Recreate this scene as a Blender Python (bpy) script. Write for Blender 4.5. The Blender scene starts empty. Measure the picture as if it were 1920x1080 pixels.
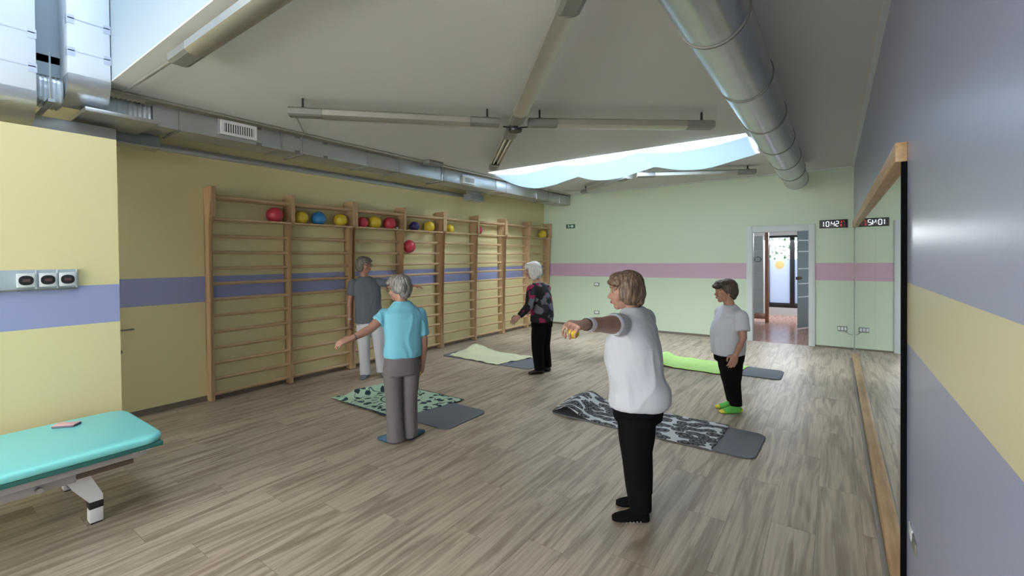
import bpy, bmesh, math, random
from mathutils import Vector, Matrix, noise
random.seed(7)
C = bpy.context.scene.collection
PI = math.pi
sc = bpy.context.scene

# ------------------------------------------------------------------ camera
YAW = 0.6252
cam_d = bpy.data.cameras.new('camera'); cam = bpy.data.objects.new('camera', cam_d); C.objects.link(cam)
Rv = Vector((0.81085898, 0.58516335, -0.00956914)); Fv = Vector((-0.58524158, 0.81075429, -0.01302988)); Uv = Rv.cross(Fv)
M3 = Matrix((Rv, Uv, -Fv)).transposed()
cam.matrix_world = Matrix.Translation((0, 0, 1.65)) @ M3.to_4x4()
cam_d.sensor_width = 36; cam_d.lens = 846.53 / 1920 * 36
cam_d.shift_x = 0.00357; cam_d.shift_y = -0.02293
cam_d.clip_start = 0.05
sc.camera = cam
# ------------------------------------------------------------------ world, lights, exposure
w = bpy.data.worlds.new('overcast'); sc.world = w; w.use_nodes = True
w.node_tree.nodes['Background'].inputs[0].default_value = (0.72, 0.86, 1.0, 1)
w.node_tree.nodes['Background'].inputs[1].default_value = 2.0
vs = sc.view_settings
vs.view_transform = 'Standard'; vs.look = 'None'; vs.gamma = 1; vs.use_curve_mapping = False
vs.exposure = 0.28

def area(name, loc, size, power, color, rot=(0, 0, 0), spread=180):
    l = bpy.data.lights.new(name, 'AREA'); l.shape = 'RECTANGLE'; l.size, l.size_y = size
    l.energy = power; l.color = color; l.spread = math.radians(spread)
    o = bpy.data.objects.new(name, l); C.objects.link(o); o.location = loc; o.rotation_euler = rot
    return o
area('skylight_daylight', (-3.1, 0.53, 4.55), (4.2, 1.2), 45, (0.76, 0.88, 1.0), spread=165)
area('skylight_daylight', (-2.97, 7.03, 4.25), (4.0, 1.25), 375, (0.84, 0.92, 1.0), spread=150)
area('rear_fill', (-3.0, -4.1, 1.75), (5.6, 2.4), 500, (1.0, 0.98, 0.95), (PI/2, 0, PI))  # unseen fill lamp added behind the camera to brighten the room
area('hall_daylight', (-1.2, 14.3, 2.3), (1.6, 1.0), 70, (0.9, 0.95, 1.0), (-0.6, 0, 0))

# ------------------------------------------------------------------ helpers
def link(name, me, mat=None, parent=None, **props):
    o = bpy.data.objects.new(name, me); C.objects.link(o)
    if mat is not None and me is not None and not me.materials: me.materials.append(mat)
    if parent is not None: o.parent = parent
    for k, v in props.items(): o[k] = v
    return o

def tag(o, label, cat, group=None, kind=None):
    o['label'] = label; o['category'] = cat
    if group: o['group'] = group
    if kind: o['kind'] = kind
    return o

def empty(name, loc=(0, 0, 0), rz=0):
    o = bpy.data.objects.new(name, None); C.objects.link(o); o.location = loc; o.rotation_euler = (0, 0, rz)
    o.empty_display_size = .1
    return o

def copy_tree(o, parent=None):
    c = o.copy(); C.objects.link(c)
    c.parent = parent
    for ch in list(o.children): copy_tree(ch, c)
    return c

def bm_mesh(bm, name, smooth=False, ang=None):
    me = bpy.data.meshes.new(name); bmesh.ops.recalc_face_normals(bm, faces=bm.faces[:]); bm.to_mesh(me); bm.free()
    if smooth:
        me.shade_smooth()
        if ang is not None: me.set_sharp_from_angle(angle=ang)
    return me

def add_box(bm, lo, hi, bev=0.0, M=None):
    x0, y0, z0 = lo; x1, y1, z1 = hi
    vs_ = [bm.verts.new(p) for p in ((x0,y0,z0),(x1,y0,z0),(x1,y1,z0),(x0,y1,z0),(x0,y0,z1),(x1,y0,z1),(x1,y1,z1),(x0,y1,z1))]
    fs = [bm.faces.new([vs_[i] for i in f]) for f in ((3,2,1,0),(4,5,6,7),(0,1,5,4),(1,2,6,5),(2,3,7,6),(3,0,4,7))]
    if bev > 0:
        es = list({e for f in fs for e in f.edges})
        r = bmesh.ops.bevel(bm, geom=es, offset=bev, segments=2, affect='EDGES', profile=0.5)
        vs_ = list({v for f in r['faces'] for v in f.verts} | {v for v in vs_ if v.is_valid})
    if M is not None: bmesh.ops.transform(bm, matrix=M, verts=[v for v in vs_ if v.is_valid])

def box(name, lo, hi, mat, parent=None, bev=0.0, M=None, **props):
    bm = bmesh.new(); add_box(bm, lo, hi, bev, M)
    return link(name, bm_mesh(bm, name, bev > 0, 0.6), mat, parent, **props)

def frame_of(t):
    t = t.normalized(); up = Vector((0, 0, 1)) if abs(t.z) < .95 else Vector((0, 1, 0))
    a = t.cross(up).normalized(); b = a.cross(t).normalized()
    return a, b

def add_loft(bm, secs, n=16, cap=True, power=2.0):
    """secs: list of (center, vecA, vecB); closed tube."""
    rings = []
    for c, a, b in secs:
        ring = []
        for i in range(n):
            th = 2*PI*i/n; co, si = math.cos(th), math.sin(th)
            if power != 2.0:
                co = math.copysign(abs(co)**(2/power), co); si = math.copysign(abs(si)**(2/power), si)
            ring.append(bm.verts.new(Vector(c) + Vector(a)*co + Vector(b)*si))
        rings.append(ring)
    for r0, r1 in zip(rings, rings[1:]):
        for i in range(n): bm.faces.new((r0[i], r0[(i+1) % n], r1[(i+1) % n], r1[i]))
    if cap:
        bm.faces.new(rings[0][::-1]); bm.faces.new(rings[-1])
    return rings

def add_limb(bm, pts, radii, n=14, rnd=True):
    """tapered round tube through pts, with rounded ends"""
    P = [Vector(p) for p in pts]; R = list(radii)
    if rnd:
        d0 = (P[0]-P[1]).normalized(); d1 = (P[-1]-P[-2]).normalized()
        pre = [(P[0]+d0*R[0]*k, R[0]*math.sqrt(max(0, 1-k*k))) for k in (.92, .6)]
        post = [(P[-1]+d1*R[-1]*k, R[-1]*math.sqrt(max(0, 1-k*k))) for k in (.6, .92)]
        P = [p for p, _ in pre]+P+[p for p, _ in post]; R = [r for _, r in pre]+R+[r for _, r in post]
    secs = []
    for i, p in enumerate(P):
        t = (P[min(i+1, len(P)-1)]-P[max(i-1, 0)])
        a, b = frame_of(t)
        secs.append((p, a*R[i], b*R[i]))
    add_loft(bm, secs, n)

def tube(name, pts, r, mat, parent=None, n=10, **props):
    bm = bmesh.new(); add_limb(bm, pts, [r]*len(pts), n, False)
    return link(name, bm_mesh(bm, name, True, .9), mat, parent, **props)

def add_ell(bm, c, r, M=None, seg=16, rings=10):
    mt = Matrix.Translation(c) @ (M if M is not None else Matrix.Identity(4)) @ Matrix.Diagonal((*r, 1))
    bmesh.ops.create_uvsphere(bm, u_segments=seg, v_segments=rings, radius=1, matrix=mt)

# ------------------------------------------------------------------ materials
MATS = {}
def mat(name, color, rough=.6, metal=0, bump=0, bscale=60, var=0, vscale=3, spec=None, trans=0, emit=None, estr=1, coat=0, sheen=0):
    if name in MATS: return MATS[name]
    m = bpy.data.materials.new(name); m.use_nodes = True; nt = m.node_tree; b = nt.nodes['Principled BSDF']
    b.inputs['Base Color'].default_value = (*color, 1); b.inputs['Roughness'].default_value = rough; b.inputs['Metallic'].default_value = metal
    if spec is not None: b.inputs['Specular IOR Level'].default_value = spec
    if trans: b.inputs['Transmission Weight'].default_value = trans
    if coat: b.inputs['Coat Weight'].default_value = coat
    if sheen: b.inputs['Sheen Weight'].default_value = sheen
    if emit is not None:
        b.inputs['Emission Color'].default_value = (*emit, 1); b.inputs['Emission Strength'].default_value = estr
    if var or bump:
        tc = nt.nodes.new('ShaderNodeTexCoord')
    if var:
        n = nt.nodes.new('ShaderNodeTexNoise'); n.inputs['Scale'].default_value = vscale; n.inputs['Detail'].default_value = 4
        nt.links.new(tc.outputs['Object'], n.inputs['Vector'])
        mx = nt.nodes.new('ShaderNodeMix'); mx.data_type = 'RGBA'
        mx.inputs['A'].default_value = (*[max(0, c*(1-var)) for c in color], 1); mx.inputs['B'].default_value = (*[min(1, c*(1+var)) for c in color], 1)
        nt.links.new(n.outputs['Fac'], mx.inputs['Factor']); nt.links.new(mx.outputs['Result'], b.inputs['Base Color'])
    if bump:
        n2 = nt.nodes.new('ShaderNodeTexNoise'); n2.inputs['Scale'].default_value = bscale; n2.inputs['Detail'].default_value = 3
        nt.links.new(tc.outputs['Object'], n2.inputs['Vector'])
        bp = nt.nodes.new('ShaderNodeBump'); bp.inputs['Strength'].default_value = bump; bp.inputs['Distance'].default_value = .01
        nt.links.new(n2.outputs['Fac'], bp.inputs['Height']); nt.links.new(bp.outputs['Normal'], b.inputs['Normal'])
    MATS[name] = m
    return m

def nodes_mat(name, rough=.6):
    m = bpy.data.materials.new(name); m.use_nodes = True; MATS[name] = m
    nt = m.node_tree; b = nt.nodes['Principled BSDF']; b.inputs['Roughness'].default_value = rough
    return m, nt, b

def striped(name, base, stripe, z0, z1, rough=.45):
    m, nt, b = nodes_mat(name, rough)
    g = nt.nodes.new('ShaderNodeNewGeometry'); s = nt.nodes.new('ShaderNodeSeparateXYZ'); nt.links.new(g.outputs['Position'], s.inputs[0])
    a = nt.nodes.new('ShaderNodeMath'); a.operation = 'GREATER_THAN'; a.inputs[1].default_value = z0; nt.links.new(s.outputs['Z'], a.inputs[0])
    c = nt.nodes.new('ShaderNodeMath'); c.operation = 'LESS_THAN'; c.inputs[1].default_value = z1; nt.links.new(s.outputs['Z'], c.inputs[0])
    mu = nt.nodes.new('ShaderNodeMath'); mu.operation = 'MULTIPLY'; nt.links.new(a.outputs[0], mu.inputs[0]); nt.links.new(c.outputs[0], mu.inputs[1])
    mx = nt.nodes.new('ShaderNodeMix'); mx.data_type = 'RGBA'; mx.inputs['A'].default_value = (*base, 1); mx.inputs['B'].default_value = (*stripe, 1)
    nt.links.new(mu.outputs[0], mx.inputs['Factor']); nt.links.new(mx.outputs['Result'], b.inputs['Base Color'])
    n2 = nt.nodes.new('ShaderNodeTexNoise'); n2.inputs['Scale'].default_value = 90; nt.links.new(g.outputs['Position'], n2.inputs['Vector'])
    bp = nt.nodes.new('ShaderNodeBump'); bp.inputs['Strength'].default_value = .05; bp.inputs['Distance'].default_value = .005
    nt.links.new(n2.outputs['Fac'], bp.inputs['Height']); nt.links.new(bp.outputs['Normal'], b.inputs['Normal'])
    return m

YEL = (0.72, 0.64, 0.34); LAV = (0.31, 0.34, 0.56); GRN = (0.56, 0.66, 0.49); MAU = (0.56, 0.37, 0.48); LAVW = (0.30, 0.325, 0.46)
M_left = striped('yellow_paint', YEL, LAV, 1.175, 1.475)
M_far = striped('green_paint', GRN, MAU, 1.204, 1.519)
M_right = striped('lavender_paint', LAVW, (0.62, 0.56, 0.34), 1.235, 1.52, .3)
M_ceil = mat('ceiling_paint', (0.60, 0.60, 0.575), .8, bump=.05)
M_white = mat('white_paint', (0.70, 0.72, 0.73), .6, bump=.03)
M_shaft = mat('shaft_paint', (0.36, 0.43, 0.48), .8, bump=.03)
M_trimwhite = mat('white_trim', (0.62, 0.66, 0.66), .45, var=.04)

def plank_mat():
    m, nt, b = nodes_mat('oak_plank', .42)
    tc = nt.nodes.new('ShaderNodeTexCoord'); oi = nt.nodes.new('ShaderNodeObjectInfo')
    g = nt.nodes.new('ShaderNodeNewGeometry')
    ml = nt.nodes.new('ShaderNodeVectorMath'); ml.operation = 'MULTIPLY'; ml.inputs[1].default_value = (37, 91, 13)
    cv = nt.nodes.new('ShaderNodeCombineXYZ')
    for i in range(3): nt.links.new(oi.outputs['Random'], cv.inputs[i])
    nt.links.new(cv.outputs[0], ml.inputs[0])
    ad = nt.nodes.new('ShaderNodeVectorMath'); ad.operation = 'ADD'; nt.links.new(g.outputs['Position'], ad.inputs[0]); nt.links.new(ml.outputs[0], ad.inputs[1])
    def nz(scale, sx, sy, det, dist=0):
        mp = nt.nodes.new('ShaderNodeMapping'); mp.inputs['Scale'].default_value = (sx, sy, 1); nt.links.new(ad.outputs[0], mp.inputs['Vector'])
        n = nt.nodes.new('ShaderNodeTexNoise'); n.inputs['Scale'].default_value = scale; n.inputs['Detail'].default_value = det; n.inputs['Distortion'].default_value = dist
        nt.links.new(mp.outputs[0], n.inputs['Vector']); return n
    n1 = nz(3.0, 3.0, .26, 4, 1.8); n2 = nz(22, 3.0, .09, 5); n3 = nz(1.6, 2.2, 1.1, 2)
    # rings: bands out of a stretched, distorted noise
    rg = nt.nodes.new('ShaderNodeMath'); rg.operation = 'MULTIPLY'; rg.inputs[1].default_value = 26; nt.links.new(n1.outputs['Fac'], rg.inputs[0])
    sn = nt.nodes.new('ShaderNodeMath'); sn.operation = 'SINE'; nt.links.new(rg.outputs[0], sn.inputs[0])
    cr = nt.nodes.new('ShaderNodeValToRGB'); nt.links.new(n1.outputs['Fac'], cr.inputs[0])
    e = cr.color_ramp.elements; e[0].position = .30; e[0].color = (.25, .188, .135, 1); e[1].position = .66; e[1].color = (.475, .39, .30, 1)
    k = cr.color_ramp.elements.new(.46); k.color = (.385, .31, .235, 1)
    mx = nt.nodes.new('ShaderNodeMix'); mx.data_type = 'RGBA'; mx.blend_type = 'MULTIPLY'; mx.inputs['Factor'].default_value = .55
    c2 = nt.nodes.new('ShaderNodeValToRGB'); nt.links.new(n2.outputs['Fac'], c2.inputs[0])
    c2.color_ramp.elements[0].position = .32; c2.color_ramp.elements[0].color = (.62, .57, .51, 1); c2.color_ramp.elements[1].position = .62; c2.color_ramp.elements[1].color = (1.15, 1.15, 1.15, 1)
    nt.links.new(cr.outputs[0], mx.inputs['A']); nt.links.new(c2.outputs[0], mx.inputs['B'])
    m2 = nt.nodes.new('ShaderNodeMix'); m2.data_type = 'RGBA'; m2.blend_type = 'MULTIPLY'; m2.inputs['Factor'].default_value = .35
    c3 = nt.nodes.new('ShaderNodeMapRange'); c3.inputs['From Min'].default_value = -1; c3.inputs['From Max'].default_value = 1; c3.inputs['To Min'].default_value = .72; c3.inputs['To Max'].default_value = 1.1
    nt.links.new(sn.outputs[0], c3.inputs['Value'])
    nt.links.new(mx.outputs['Result'], m2.inputs['A']); nt.links.new(c3.outputs[0], m2.inputs['B'])
    # plank to plank tone
    m3 = nt.nodes.new('ShaderNodeMix'); m3.data_type = 'RGBA'; m3.blend_type = 'MULTIPLY'; m3.inputs['Factor'].default_value = 1
    r4 = nt.nodes.new('ShaderNodeMapRange'); r4.inputs['To Min'].default_value = .93; r4.inputs['To Max'].default_value = 1.07; nt.links.new(oi.outputs['Random'], r4.inputs['Value'])
    nt.links.new(m2.outputs['Result'], m3.inputs['A']); nt.links.new(r4.outputs[0], m3.inputs['B'])
    nt.links.new(m3.outputs['Result'], b.inputs['Base Color'])
    bp = nt.nodes.new('ShaderNodeBump'); bp.inputs['Strength'].default_value = .12; bp.inputs['Distance'].default_value = .004
    nt.links.new(n2.outputs['Fac'], bp.inputs['Height']); nt.links.new(bp.outputs['Normal'], b.inputs['Normal'])
    return m
M_plank = plank_mat()
def wood(name, c0, c1, sx=1, sy=8, sz=1, rough=.45):
    m, nt, b = nodes_mat(name, rough)
    tc = nt.nodes.new('ShaderNodeTexCoord'); mp = nt.nodes.new('ShaderNodeMapping'); mp.inputs['Scale'].default_value = (sx, sy, sz)
    nt.links.new(tc.outputs['Object'], mp.inputs['Vector'])
    n = nt.nodes.new('ShaderNodeTexNoise'); n.inputs['Scale'].default_value = 4; n.inputs['Detail'].default_value = 5; nt.links.new(mp.outputs[0], n.inputs['Vector'])
    cr = nt.nodes.new('ShaderNodeValToRGB'); nt.links.new(n.outputs['Fac'], cr.inputs[0])
    cr.color_ramp.elements[0].position = .35; cr.color_ramp.elements[0].color = (*c0, 1); cr.color_ramp.elements[1].position = .65; cr.color_ramp.elements[1].color = (*c1, 1)
    nt.links.new(cr.outputs[0], b.inputs['Base Color']); return m
M_beech = wood('beech', (.42, .27, .14), (.52, .35, .195), 12, 12, 1)
M_rung = wood('beech_rung', (.46, .30, .16), (.56, .39, .22), 12, 1, 12)
M_mwood = wood('mirror_wood', (.34, .21, .10), (.44, .28, .14), 12, 1, 12)
M_hallwood = wood('hall_wood', (.36, .17, .11), (.46, .24, .16), 12, 1, 1, .3)
M_hallfloor = wood('hall_floor', (.40, .21, .15), (.52, .30, .23), 6, .5, 1, .18)
M_galv = mat('galvanised_steel', (.50, .53, .53), .28, 1, bump=.06, bscale=14, var=.12, vscale=9)
M_galv2 = mat('duct_steel_matt', (.52, .54, .55), .42, .85, bump=.05, bscale=8, var=.1, vscale=5)
M_foil = mat('crinkled_foil', (.70, .74, .78), .33, .9, bump=.3, bscale=30)
M_insul = mat('insulation_facing', (.74, .80, .86), .5, .15, bump=.12, bscale=9)
M_tape = mat('foil_tape', (.52, .56, .68), .4, .5)
M_black = mat('black_plastic', (.012, .012, .014), .4)
M_dark = mat('dark_gap', (.03, .03, .03), .8)
M_alu = mat('brushed_aluminium', (.50, .48, .43), .35, .8, var=.06)
M_alug = mat('grey_endcap', (.22, .22, .20), .5, .2)
M_tube = mat('unlit_tube', (.72, .68, .58), .25)
M_steelw = mat('white_enamel', (.72, .72, .72), .35)
M_steelg = mat('grey_enamel', (.45, .44, .44), .35, .2)
M_base = mat('baseboard_brown', (.16, .13, .105), .5, var=.2, vscale=20)
M_glass = mat('mirror_glass', (.80, .84, .82), .015, 1)

# ------------------------------------------------------------------ room shell
XL, XR, YF, HC = -6.023, 0.279, 9.923, 3.195
YB = -4.3
ST = dict(kind='structure')
fl = box('floor', (XL-.1, YB, -.12), (XR+.1, YF, -.006), M_base, **ST)
box('wall_left', (XL-.15, YB, -.01), (XL, YF+.15, 3.4), M_left, **ST)
box('wall_right', (XR, YB, -.01), (XR+.15, YF, 3.4), M_right, **ST)
bm = bmesh.new()
DX0, DX1, DZ = -1.30, -0.37, 2.12
add_box(bm, (XL, YF, -.01), (DX0, YF+.15, 3.4)); add_box(bm, (DX1, YF, -.01), (XR+.15, YF+.15, 3.4)); add_box(bm, (DX0, YF, DZ), (DX1, YF+.15, 3.4))
link('wall_back', bm_mesh(bm, 'wall_back'), M_far, **ST)
box('wall_front', (XL-.15, YB-.15, -.01), (XR+.15, YB, 3.4), M_white, **ST)
# partition on the left
box('wall_partition', (-4.80, -3.2, -.005), (-4.68, 1.115, 2.635), M_left, **ST)
# ceiling with two skylight openings and their shafts
SK1 = (-5.3, -0.9, -0.12, 1.17); SK2 = (-5.03, -0.9, 6.36, 7.70)
bm = bmesh.new()
CT = HC+.012
add_box(bm, (-5.3, YB, HC), (XR, SK1[2], CT)); add_box(bm, (-5.3, SK1[3], HC), (XR, SK2[2], CT)); add_box(bm, (-5.3, SK2[3], HC), (XR, YF, CT))
add_box(bm, (SK1[1], SK1[2], HC), (XR, SK1[3], CT)); add_box(bm, (SK2[1], SK2[2], HC), (XR, SK2[3], CT)); add_box(bm, (-5.3, SK2[2], HC), (SK2[0], SK2[3], CT))
add_box(bm, (XL, YB, HC+.12), (-5.3, YF, HC+.18))
add_box(bm, (-5.3, SK1[3], HC+.0), (-5.285, YF, HC+.15))
link('ceiling', bm_mesh(bm, 'ceiling'), M_ceil, **ST)
def shaft(i, s, top):
    x0, x1, y0, y1 = s; bm = bmesh.new(); t = .05
    add_box(bm, (x0-t, y0-t, HC+.013), (x0, y1+t, top)); add_box(bm, (x1, y0-t, HC+.013), (x1+t, y1+t, top))
    add_box(bm, (x0, y0-t, HC+.012), (x1, y0, top)); add_box(bm, (x0, y1, HC+.012), (x1, y1+t, top))
    link('trim_%d' % i, bm_mesh(bm, 'skylight_shaft'), M_shaft, **ST)
    M_sg = mat('skylight_glazing', (.9, .95, 1), .3, trans=.0)
    box('window_%d' % i, (x0-.1, y0-.1, top), (x1+.1, y1+.1, top+.02), mat('overcast_glazing', (.8, .85, .9), .4, emit=(.72, .86, 1), estr=.6), **ST)
shaft(1, SK1, 4.62); shaft(2, SK2, 4.32)
# slim cornice around the far part of the room
box('trim_3', (-5.28, YF-.07, HC-.014), (XR, YF, HC), M_trimwhite, **ST)
box('trim_4', (XR-.035, 1.0, HC-.012), (XR, YF-.07, HC), M_trimwhite, **ST)
box('baseboard_left', (XL, 1.2, -.002), (XL+.012, YF, .065), M_base, **ST)
box('baseboard_back', (XL+.012, YF-.01, -.002), (-1.40, YF, .045), M_base, **ST)
box('baseboard_right', (-0.285, YF-.01, -.002), (XR, YF, .03), M_base, **ST)

# floor planks: parts of the floor
PW, PL = .2282, 1.235
bm = bmesh.new(); add_box(bm, (.0006, .0008, -.006), (PW-.0006, PL-.0008, 0)); pm = bm_mesh(bm, 'plank'); pm.materials.append(M_plank)
bmR = bmesh.new(); cnt = 0
ncol = int(math.ceil((XR-XL)/PW))
for c in range(ncol):
    off = (c*0.437 % 1)*PL
    y = YB-off+.0
    while y < YF:
        x = XL+c*PW; x1 = min(x+PW, XR); y0 = max(y, YB); y1 = min(y+PL, YF)
        if y1-y0 > .03 and x1-x > .03:
            vis = y1 > 0.35 and not (x < -5.0 and y1 < 1.1)
            full = (x1-x > PW-.001 and y1-y0 > PL-.001)
            if vis and cnt < 298:
                if full: o = link('plank', pm, None, fl)
                else:
                    b2 = bmesh.new(); add_box(b2, (.0006, .0008, -.006), (x1-x-.0006, y1-y0-.0008, 0)); o = link('plank', bm_mesh(b2, 'plank'), M_plank, fl)
                o.location = (x, y0, 0); cnt += 1
            else: add_box(bmR, (x+.0006, y0+.0008, -.006), (x1-.0006, y1-.0008, 0))
        y += PL
link('planks', bm_mesh(bmR, 'planks'), M_plank, fl, kind='stuff')

# far door frame
bm = bmesh.new(); W = .095
add_box(bm, (DX0-W, YF-.03, 0), (DX0+.012, YF+.17, DZ+.11), .004); add_box(bm, (DX1-.012, YF-.03, 0), (DX1+W-.005, YF+.17, DZ+.11), .004)
add_box(bm, (DX0+.012, YF-.03, DZ-.01), (DX1-.012, YF+.17, DZ+.11), .004)
link('door_1', bm_mesh(bm, 'door_frame', True, .6), M_trimwhite, **ST)

# ------------------------------------------------------------------ hall beyond the door
HX0, HX1, HY = -3.2, 1.6, 14.6
box('floor_hall', (HX0, YF+.0, -.1), (HX1, 18.5, 0), M_hallfloor, **ST)
box('wall_hall_left', (HX0-.1, YF+.15, 0), (HX0, HY, 2.7), M_white, **ST)
box('wall_hall_right', (HX1, YF+.15, 0), (HX1+.1, HY, 2.7), M_white, **ST)
box('ceiling_hall', (HX0, YF+.15, 2.7), (HX1, HY+.1, 2.8), M_white, **ST)
bm = bmesh.new()
EX0, EX1, EZ0, EZ1 = -1.54, .10, .215, 2.22
add_box(bm, (HX0, HY, 0), (EX0, HY+.12, 2.7)); add_box(bm, (EX1, HY, 0), (HX1, HY+.12, 2.7)); add_box(bm, (EX0, HY, EZ1), (EX1, HY+.12, 2.7)); add_box(bm, (EX0, HY, 0), (EX1, HY+.12, EZ0))
link('wall_hall_end', bm_mesh(bm, 'wall_hall_end'), M_white, **ST)
ed = empty('door_2', (0, 0, 0)); ed['kind'] = 'structure'
bm = bmesh.new()
mid = -.94
add_box(bm, (EX0, HY+.02, EZ0), (EX0+.06, HY+.09, EZ1), .003); add_box(bm, (EX1-.06, HY+.02, EZ0), (EX1, HY+.09, EZ1), .003)
add_box(bm, (EX0, HY+.02, EZ1-.06), (EX1, HY+.09, EZ1), .003); add_box(bm, (EX0, HY+.015, EZ0), (EX1, HY+.09, EZ0+.13), .003)
add_box(bm, (mid-.05, HY+.01, EZ0), (mid+.06, HY+.09, EZ1), .003)
link('door_frame', bm_mesh(bm, 'door_frame', True, .6), M_black, ed)
M_pane = mat('clear_glass', (.85, .92, .9), .02, trans=1)
M_frost = mat('frosted_film', (.74, .80, .93), .6, emit=(.6, .7, .95), estr=.0)
def frost():
    m, nt, b = nodes_mat('frost_film'); out = nt.nodes['Material Output']
    t = nt.nodes.new('ShaderNodeBsdfTranslucent'); t.inputs[0].default_value = (.82, .88, 1, 1); b.inputs['Base Color'].default_value = (.7, .76, .9, 1)
    x = nt.nodes.new('ShaderNodeMixShader'); x.inputs[0].default_value = .6; nt.links.new(b.outputs[0], x.inputs[1]); nt.links.new(t.outputs[0], x.inputs[2]); nt.links.new(x.outputs[0], out.inputs[0]); return m
M_frost = frost()
FZ = 1.555
for a, c in ((EX0+.06, mid-.05), (mid+.06, EX1-.06)):
    box('pane', (a, HY+.05, FZ), (c, HY+.055, EZ1-.06), M_pane, ed)
    f = box('frosted_pane', (a, HY+.05, EZ0+.13), (c, HY+.055, FZ), M_frost, ed)
    bm = bmesh.new(); cx = (a+c)/2 if c < 0 else a+.25
    bmesh.ops.create_cone(bm, cap_ends=True, segments=40, radius1=.115, radius2=.115, depth=.002, matrix=Matrix.Translation((cx, HY+.048, 1.405)) @ Matrix.Rotation(PI/2, 4, 'X') )
    link('orange_disc', bm_mesh(bm, 'orange_disc'), mat('orange_film', (.85, .55, .22), .6), f)
# timber framed glass screen with lettering
GY = 12.9
gs = empty('glass_screen', (-1.9, GY, 0)); tag(gs, 'wood-framed glass screen with white stripes and letters, left in the hall', 'glass screen')
bm = bmesh.new()
add_box(bm, (.50, -.04, .0), (.58, .04, 2.24), .004); add_box(bm, (-.6, -.04, .08), (.50, .04, .22), .004)
link('frame', bm_mesh(bm, 'frame', True, .6), M_hallwood, gs)
M_sglass = mat('pale_glass', (.62, .70, .74), .25, bump=.0)
box('pane', (-.6, -.008, .22), (.46, .008, 2.16), M_sglass, gs)
for z in (.55, .86, 1.17, 1.48, 1.79, 2.0):
    box('stripe', (-.6, -.012, z-.012), (.46, -.009, z+.012), M_white, gs)
def text(name, body, size, loc, rot, m, parent=None, ext=.002):
    cu = bpy.data.curves.new(name, 'FONT'); cu.body = body; cu.size = size; cu.extrude = ext; cu.align_x = 'CENTER'; cu.align_y = 'CENTER'
    t = bpy.data.objects.new(name+'_tmp', cu); C.objects.link(t); dg = bpy.context.evaluated_depsgraph_get(); dg.update()
    me = bpy.data.meshes.new_from_object(t.evaluated_get(dg)); bpy.data.objects.remove(t)
    me.materials.clear(); o = link(name, me, m, parent); o.location = loc; o.rotation_euler = rot; return o
text('lettering', 'CO', .20, (.28, -.014, 1.565), (PI/2, 0, PI), mat('slate_letter', (.16, .22, .27), .5), gs)
# header beam of the screen
hb = box('header_beam', (-2.6, GY-.06, 2.245), (0.6, GY+.06, 2.33), M_hallwood); tag(hb, 'light wooden header beam across the hall above the glass screen', 'beam')
# open glass door leaf
gd = empty('glass_door', (-.24, 12.85, 0), math.atan2(12.05-12.85, -.67+.24)); tag(gd, 'grey tinted glass door standing open at right in the hall', 'door')
M_tint = mat('tinted_glass', (.23, .29, .30), .12, bump=0)
box('glass_leaf', (0, -.006, .02), (.91, .006, 2.22), M_tint, gd, .002)
for z in (.72, 1.02, 1.36, 1.75, 2.0):
    box('stripe', (.02, -.009, z-.012), (.89, .009, z+.012), mat('stripe_film', (.75, .8, .8), .5), gd)
hm = bmesh.new(); add_box(hm, (.80, -.03, 1.11), (.93, .03, 1.18), .006); add_limb(hm, [(.86, .03, 1.145), (.86, .07, 1.145), (.98, .07, 1.145)], [.012]*3, 10)
link('handle', bm_mesh(hm, 'handle', True, .7), mat('bronze', (.18, .13, .10), .35, .8), gd)
# hedge outside
bm = bmesh.new()
for i in range(2600):
    p = Vector((random.uniform(-3.2, 1.2), random.uniform(16.8, 17.8), random.uniform(.03, 3.3)))
    M = Matrix.Translation(p) @ Matrix.Rotation(random.uniform(0, 6.28), 4, Vector((random.random()-.5, random.random()-.5, random.random()-.5)).normalized())
    s = random.uniform(.04, .09)
    vs4 = [bm.verts.new(M @ Vector(q)) for q in ((-s, 0, 0), (0, s*.45, .01), (s, 0, 0), (0, -s*.45, .01))]
    bm.faces.new(vs4)
hd = link('hedge', bm_mesh(bm, 'hedge'), mat('leaf', (.20, .30, .12), .5, var=.7, vscale=6)); tag(hd, 'leafy green hedge seen outside through the hall door', 'hedge', kind='stuff')

# ------------------------------------------------------------------ mirror
mr = empty('wall_mirror', (XR, 2.83, 0)); tag(mr, 'large wall mirror with black end strip and wooden rails on the lavender wall', 'mirror')
YM = [0.02, 1.81, 3.98, 6.13]
for a, b_ in zip(YM, YM[1:]):
    box('mirror_panel', (-.012, a+.002, .10), (-.003, b_-.002, 2.10), M_glass, mr)
box('backing', (-.003, 0, .08), (0, 6.14, 2.1), M_dark, mr)
box('end_strip', (-.022, -.008, .0), (0, .012, 2.11), mat('black_edge', (.004, .004, .005), .9, spec=.05), mr)
box('top_rail', (-.045, -.012, 2.09), (0, 6.15, 2.182), M_mwood, mr, .004)
box('bottom_rail', (-.05, .0, .0), (0, 6.15, .10), M_mwood, mr, .004)
box('floor_strip', (-.075, .0, .0), (-.05, 6.15, .022), M_alug, mr, .003)

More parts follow.
